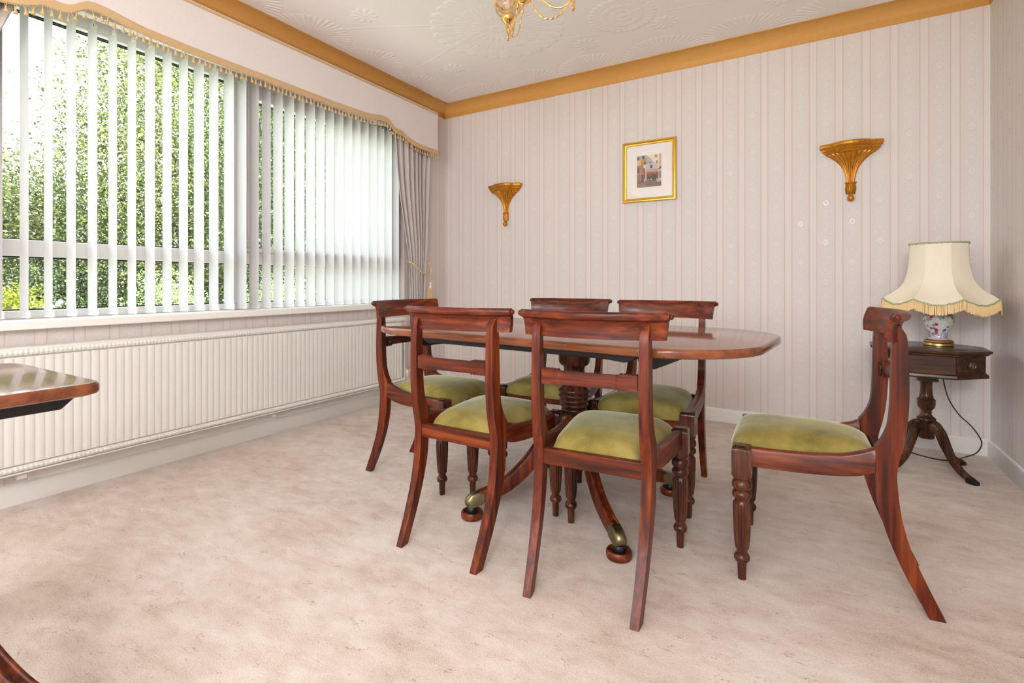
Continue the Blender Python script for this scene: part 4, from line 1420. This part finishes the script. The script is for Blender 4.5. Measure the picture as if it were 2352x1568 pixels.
# ------------------------------------------------------------------ chandelier
cF = Vector((-math.sin(YAW), math.cos(YAW), 0)); cR = Vector((math.cos(YAW), math.sin(YAW), 0))
CC = cF * 2.2 + cR * 0.0455
ch = tag(empty('chandelier', (CC.x, CC.y, 2.105)), 'polished brass three arm chandelier with rope swags hanging at the top edge', 'chandelier')
G().lathe([(0.004, 0.0), (0.007, 0.003), (0.008, 0.012), (0.0055, 0.019), (0.0055, 0.033), (0.009, 0.036), (0.010, 0.040), (0.017, 0.044), (0.020, 0.050), (0.033, 0.057), (0.037, 0.064), (0.035, 0.072), (0.024, 0.079), (0.013, 0.084), (0.010, 0.10), (0.016, 0.115), (0.022, 0.13), (0.016, 0.146), (0.009, 0.155), (0.008, 0.24), (0.014, 0.25), (0.009, 0.262), (0.0075, 0.40)], 28).build('central_stem', gold_brass, ch, sharp=45)
G().lathe([(0.012, 0.385), (0.030, 0.388), (0.052, 0.405), (0.058, 0.418), (0.058, 0.4248)], 32).build('ceiling_cup', gold_brass, ch, sharp=45)
frost = bpy.data.materials.new('amber_tinted_glass')
frost.use_nodes = True
t_ = frost.node_tree
t_.nodes.clear()
o1 = t_.nodes.new('ShaderNodeOutputMaterial')
n1_, n2_, n3_ = t_.nodes.new('ShaderNodeBsdfTransparent'), t_.nodes.new('ShaderNodeBsdfTranslucent'), t_.nodes.new('ShaderNodeBsdfGlossy')
n1_.inputs['Color'].default_value = (1.0, 0.96, 0.90, 1)
n2_.inputs['Color'].default_value = (0.95, 0.84, 0.70, 1)
n3_.inputs['Roughness'].default_value = 0.08
m1_, m2_, fr_ = t_.nodes.new('ShaderNodeMixShader'), t_.nodes.new('ShaderNodeMixShader'), t_.nodes.new('ShaderNodeLayerWeight')
fr_.inputs['Blend'].default_value = 0.5
m1_.inputs[0].default_value = 0.22
t_.links.new(n1_.outputs[0], m1_.inputs[1]); t_.links.new(n2_.outputs[0], m1_.inputs[2])
t_.links.new((E(t_, fr_.outputs['Facing']).pow(4.0) * 0.7 + 0.04).k, m2_.inputs[0]); t_.links.new(m1_.outputs[0], m2_.inputs[1]); t_.links.new(n3_.outputs[0], m2_.inputs[2])
t_.links.new(m2_.outputs[0], o1.inputs['Surface'])
RA = 0.22
for deg in (107, -13, 227):
    a = math.radians(deg)
    d = cR * math.cos(a) + cF * math.sin(a)
    pn = Vector((-d.y, d.x, 0))
    def P(s, z, w=0.0): return d * s + pn * w + Vector((0, 0, z))
    arm = G().tube(crv([P(0.022, 0.066), P(0.05, 0.070), P(0.085, 0.050), P(0.125, 0.018), P(0.165, 0.006), P(0.198, 0.022), P(0.213, 0.045), P(0.219, 0.066)], 50), 0.0042, 10).build('arm', gold_brass, ch)
    MM = Matrix.Translation(d * RA)
    G(MM).lathe([(0.006, 0.060), (0.014, 0.066), (0.026, 0.076), (0.033, 0.084), (0.034, 0.091), (0.033, 0.101), (0.026, 0.102)], 28).build('glass_cup', gold_brass, arm, sharp=45)
    g = G(MM)
    o_ = [(0.028, 0.101), (0.046, 0.108), (0.060, 0.126), (0.065, 0.150), (0.061, 0.178), (0.048, 0.204), (0.042, 0.216), (0.047, 0.230)]
    g.lathe(o_ + [(r - 0.002, z) for r, z in o_[::-1]], 32, cap=False)
    g.build('glass_shade', frost, arm, sharp=80)
    G(MM).lathe([(0.010, 0.095), (0.010, 0.125), (0.014, 0.130), (0.017, 0.147), (0.012, 0.165), (0.004, 0.179)], 16).build('candle_bulb', plain('opal_bulb_glass', srgb(240, 232, 220), 0.25), arm)
    g = G()
    for k in range(3):
        b = 2 * PI * k / 3 + 0.5
        g.tube(crv([P(RA + 0.012 * math.cos(b), 0.068, 0.012 * math.sin(b)), P(RA + 0.011 * math.cos(b), 0.045, 0.012 * math.sin(b)), P(RA + 0.003 * math.cos(b), 0.012, 0.003 * math.sin(b))], 14), 0.0022, 6)
    g.M = MM
    g.lathe([(0.002, -0.016), (0.005, -0.014), (0.0045, -0.011), (0.0078, -0.008), (0.0088, -0.001), (0.007, 0.006), (0.004, 0.010), (0.003, 0.018)], 16)
    g.build('drop_finial', gold_brass, arm)
    g = G()
    for (w0, dip) in ((0.012, 0.0), (-0.012, 0.012)):
        pts = crv([P(0.030, 0.075, w0), P(0.045, 0.030, w0), P(0.085, -0.016 - dip, w0), P(0.13, -0.034 - dip * 0.4, w0 * 0.5), P(0.175, -0.012, 0), P(0.203, 0.03, 0), P(0.212, 0.066, 0)], 90)
        g.tube(pts, 0.0026, 6, twist=lambda i, q: 1 + 0.3 * math.cos(2 * q - i * 0.9))
    g.build('rope_swag', rope_brass, arm)

# ------------------------------------------------------------------ garden outside
def leaf_mat(name, c0, c1, c2):
    m = bpy.data.materials.new(name)
    m.use_nodes = True
    t = m.node_tree
    t.nodes.clear()
    out = t.nodes.new('ShaderNodeOutputMaterial')
    d = t.nodes.new('ShaderNodeBsdfDiffuse')
    tr = t.nodes.new('ShaderNodeBsdfTranslucent')
    mx = t.nodes.new('ShaderNodeMixShader')
    mx.inputs[0].default_value = 0.4
    ge = t.nodes.new('ShaderNodeNewGeometry')
    r = E(t, ge.outputs['Random Per Island'])
    c = ramp(t, r, [(0.0, c0), (0.55, c1), (1.0, c2)])
    t.links.new(c, d.inputs['Color']); t.links.new(c, tr.inputs['Color'])
    t.links.new(d.outputs[0], mx.inputs[1]); t.links.new(tr.outputs[0], mx.inputs[2])
    t.links.new(mx.outputs[0], out.inputs['Surface'])
    return m
leaf_a = leaf_mat('oak_leaf', (0.05, 0.07, 0.03, 1), (0.16, 0.195, 0.065, 1), (0.42, 0.42, 0.17, 1))
leaf_b = leaf_mat('blue_green_leaf', (0.045, 0.07, 0.042, 1), (0.12, 0.165, 0.085, 1), (0.32, 0.36, 0.19, 1))
leaf_c = leaf_mat('golden_bush_leaf', (0.09, 0.11, 0.015, 1), (0.18, 0.20, 0.025, 1), (0.30, 0.32, 0.07, 1))
leaf_d = leaf_mat('pale_bush_leaf', (0.14, 0.20, 0.08, 1), (0.28, 0.35, 0.17, 1), (0.44, 0.50, 0.28, 1))
bark = plain('grey_bark', (0.06, 0.05, 0.042, 1), 0.9)

def leaves(center, radii, n, size, clusters, mat, parent, seed, name='crown'):
    r_ = np.random.default_rng(seed)
    u = r_.normal(size=(clusters, 3)); u /= np.linalg.norm(u, axis=1)[:, None]
    cc = u * (r_.uniform(0.35, 1.0, clusters)[:, None] ** 0.6) * np.array(radii)
    k = r_.integers(0, clusters, n)
    cl_r = np.array(radii) * 0.26
    p = cc[k] + np.clip(r_.normal(size=(n, 3)), -1.7, 1.7) * cl_r
    p[:, 2] = np.maximum(p[:, 2], -np.array(center)[2] - 0.25)
    nr = r_.normal(size=(n, 3)) + np.array([0, 0, 0.7]); nr /= np.linalg.norm(nr, axis=1)[:, None]
    t = np.cross(nr, r_.normal(size=(n, 3))); t /= np.linalg.norm(t, axis=1)[:, None]
    b = np.cross(nr, t)
    sz = size * r_.uniform(0.6, 1.3, n)[:, None]
    q = np.stack([p - t * sz, p - b * sz * 0.55, p + t * sz, p + b * sz * 0.55], 1).reshape(-1, 3)
    me = bpy.data.meshes.new(name)
    me.vertices.add(4 * n); me.vertices.foreach_set('co', q.astype(np.float32).ravel())
    me.loops.add(4 * n); me.loops.foreach_set('vertex_index', np.arange(4 * n, dtype=np.int32))
    me.polygons.add(n); me.polygons.foreach_set('loop_start', np.arange(0, 4 * n, 4, dtype=np.int32))
    me.update(calc_edges=True)
    me.materials.append(mat)
    o = bpy.data.objects.new(name, me)
    col.objects.link(o)
    o.parent = parent
    o.location = center
    return o

GZ = -0.25
def tree(x, y, zc, radii, n, mat, label, seed, size=0.05, clusters=90):
    t = tag(empty('garden_tree', (x, y, GZ)), label, 'tree', 'garden trees outside the window')
    leaves((0, 0, zc - GZ), radii, n, size, clusters, mat, t, seed)
    r2 = random.Random(seed)
    g = G().tube(crv([(0, 0, 0), (0.05, 0.03, 1.0), (-0.03, 0.05, zc - GZ), (0.05, 0, zc - GZ + radii[2] * 0.6)], 20), lambda s: 0.17 * (1 - 0.8 * s), 10)
    for k in range(9):
        a = r2.uniform(0, 2 * PI)
        z0 = (zc - GZ) * r2.uniform(0.45, 1.1)
        L = radii[0] * r2.uniform(0.5, 0.9)
        g.tube(crv([(0, 0, z0), (L * 0.4 * math.cos(a), L * 0.4 * math.sin(a), z0 + 0.35), (L * math.cos(a), L * math.sin(a), z0 + L * 0.55)], 10), lambda s: 0.055 * (1 - 0.8 * s), 7)
    g.build('trunk', bark, t)
    return t
tree(-11.2, 5.5, 3.5, (1.9, 1.9, 3.3), 90000, leaf_a, 'tall sunlit tree whose crown fills the middle of the window', 1, 0.032, 130)
tree(-14.0, 2.9, 1.7, (2.6, 2.6, 1.65), 80000, leaf_a, 'lower rounded tree under open sky at the left of the window', 2, 0.036, 120)
tree(-9.2, 7.8, 3.6, (2.2, 2.2, 3.4), 70000, leaf_b, 'bluish green tree behind the closely spaced right hand slats', 3, 0.034, 120)
tree(-16.0, 11.5, 4.0, (3.2, 3.2, 4.4), 60000, leaf_b, 'darker tree standing far back behind the tall sunlit tree', 4, 0.06)

def bush(name, x, y, r, h, n, mat, label, cat, seed, size, group=None):
    b = tag(empty(name, (x, y, GZ)), label, cat, group)
    leaves((0, 0, h * 0.5), (r, r, h * 0.5), n, size, 40, mat, b, seed, 'foliage')
    g = G()
    for k in range(6):
        a = k * PI / 3
        g.tube([(0.05 * math.cos(a), 0.05 * math.sin(a), 0), (r * 0.5 * math.cos(a), r * 0.5 * math.sin(a), h * 0.6)], 0.012, 6)
    g.build('stem', bark, b)
bush('golden_bush', -8.15, 2.08, 0.38, 1.05, 14000, leaf_c, 'bright yellow green bush low at the left of the window', 'bush', 11, 0.022)
bush('pale_bush', -7.2, 3.3, 0.5, 1.20, 16000, leaf_d, 'pale green bush low in the window, left of the pair', 'bush', 12, 0.018, 'pale garden bushes')
bush('pale_bush', -7.2, 4.85, 0.55, 1.22, 17000, leaf_d, 'pale green bush low in the window, right of the pair', 'bush', 13, 0.018, 'pale garden bushes')
bush('leafy_shrub', -6.4, 6.6, 0.7, 1.35, 14000, leaf_a, 'green shrub low behind the middle slats of the blind', 'bush', 14, 0.021)
bush('flowering_bush', -8.92, 2.72, 0.28, 0.85, 6000, leaf_b, 'dark bush with pinkish white flowers beside the yellow green bush', 'bush', 15, 0.02)
fb = [o for o in bpy.data.objects if o.name.startswith('flowering_bush')][0]
g = G()
for k in range(26):
    a, q = rs.uniform(0, 6.28), rs.uniform(0.1, 0.32)
    g.ball((q * math.cos(a), q * math.sin(a), rs.uniform(0.55, 0.95)), 0.032, 8, 6)
g.build('blossom', plain('pinkish_petal', (0.85, 0.62, 0.68, 1), 0.7), fb)
# hedge and lawn
hd_ = tag(empty('garden_hedge', (-12.0, 6.0, GZ)), 'dark green hedge running behind the bushes at the foot of the trees', 'hedge')
leaves((0, 0, 0.8), (1.6, 5.5, 0.9), 110000, 0.025, 160, leaf_b, hd_, 21, 'foliage')
m_l, t_, b_ = new_mat('lawn_grass', (0.10, 0.16, 0.04, 1), 0.95)
nn = noise(t_, coords(t_), 3.0, 5)
t_.links.new(mix(t_, nn, (0.06, 0.11, 0.025, 1.0), (0.16, 0.22, 0.06, 1.0)), b_.inputs['Base Color'])
lawn = G().box(-40, -25, GZ - 0.2, TL - 0.02, 40, GZ).build('lawn', m_l, smooth=False)
structure(lawn, 'garden lawn outside the window')
pv = G().box(-5.6, -2, GZ, TL - 0.02, 8, GZ + 0.02).build('bounce_paving', plain('pale_bounce_paving', srgb(214, 208, 200), 0.9), smooth=False)  # out-of-view slab added to bounce neutral light up onto the slats
structure(pv, 'unseen pale paving added below the window to bounce light')
gr2 = G().box(TL, -25, GZ - 0.2, 10, YF - 0.3, GZ).build('patio', plain('pale_paving', srgb(190, 182, 172), 0.9), smooth=False)
structure(gr2, 'pale paving outside the rear glazing')
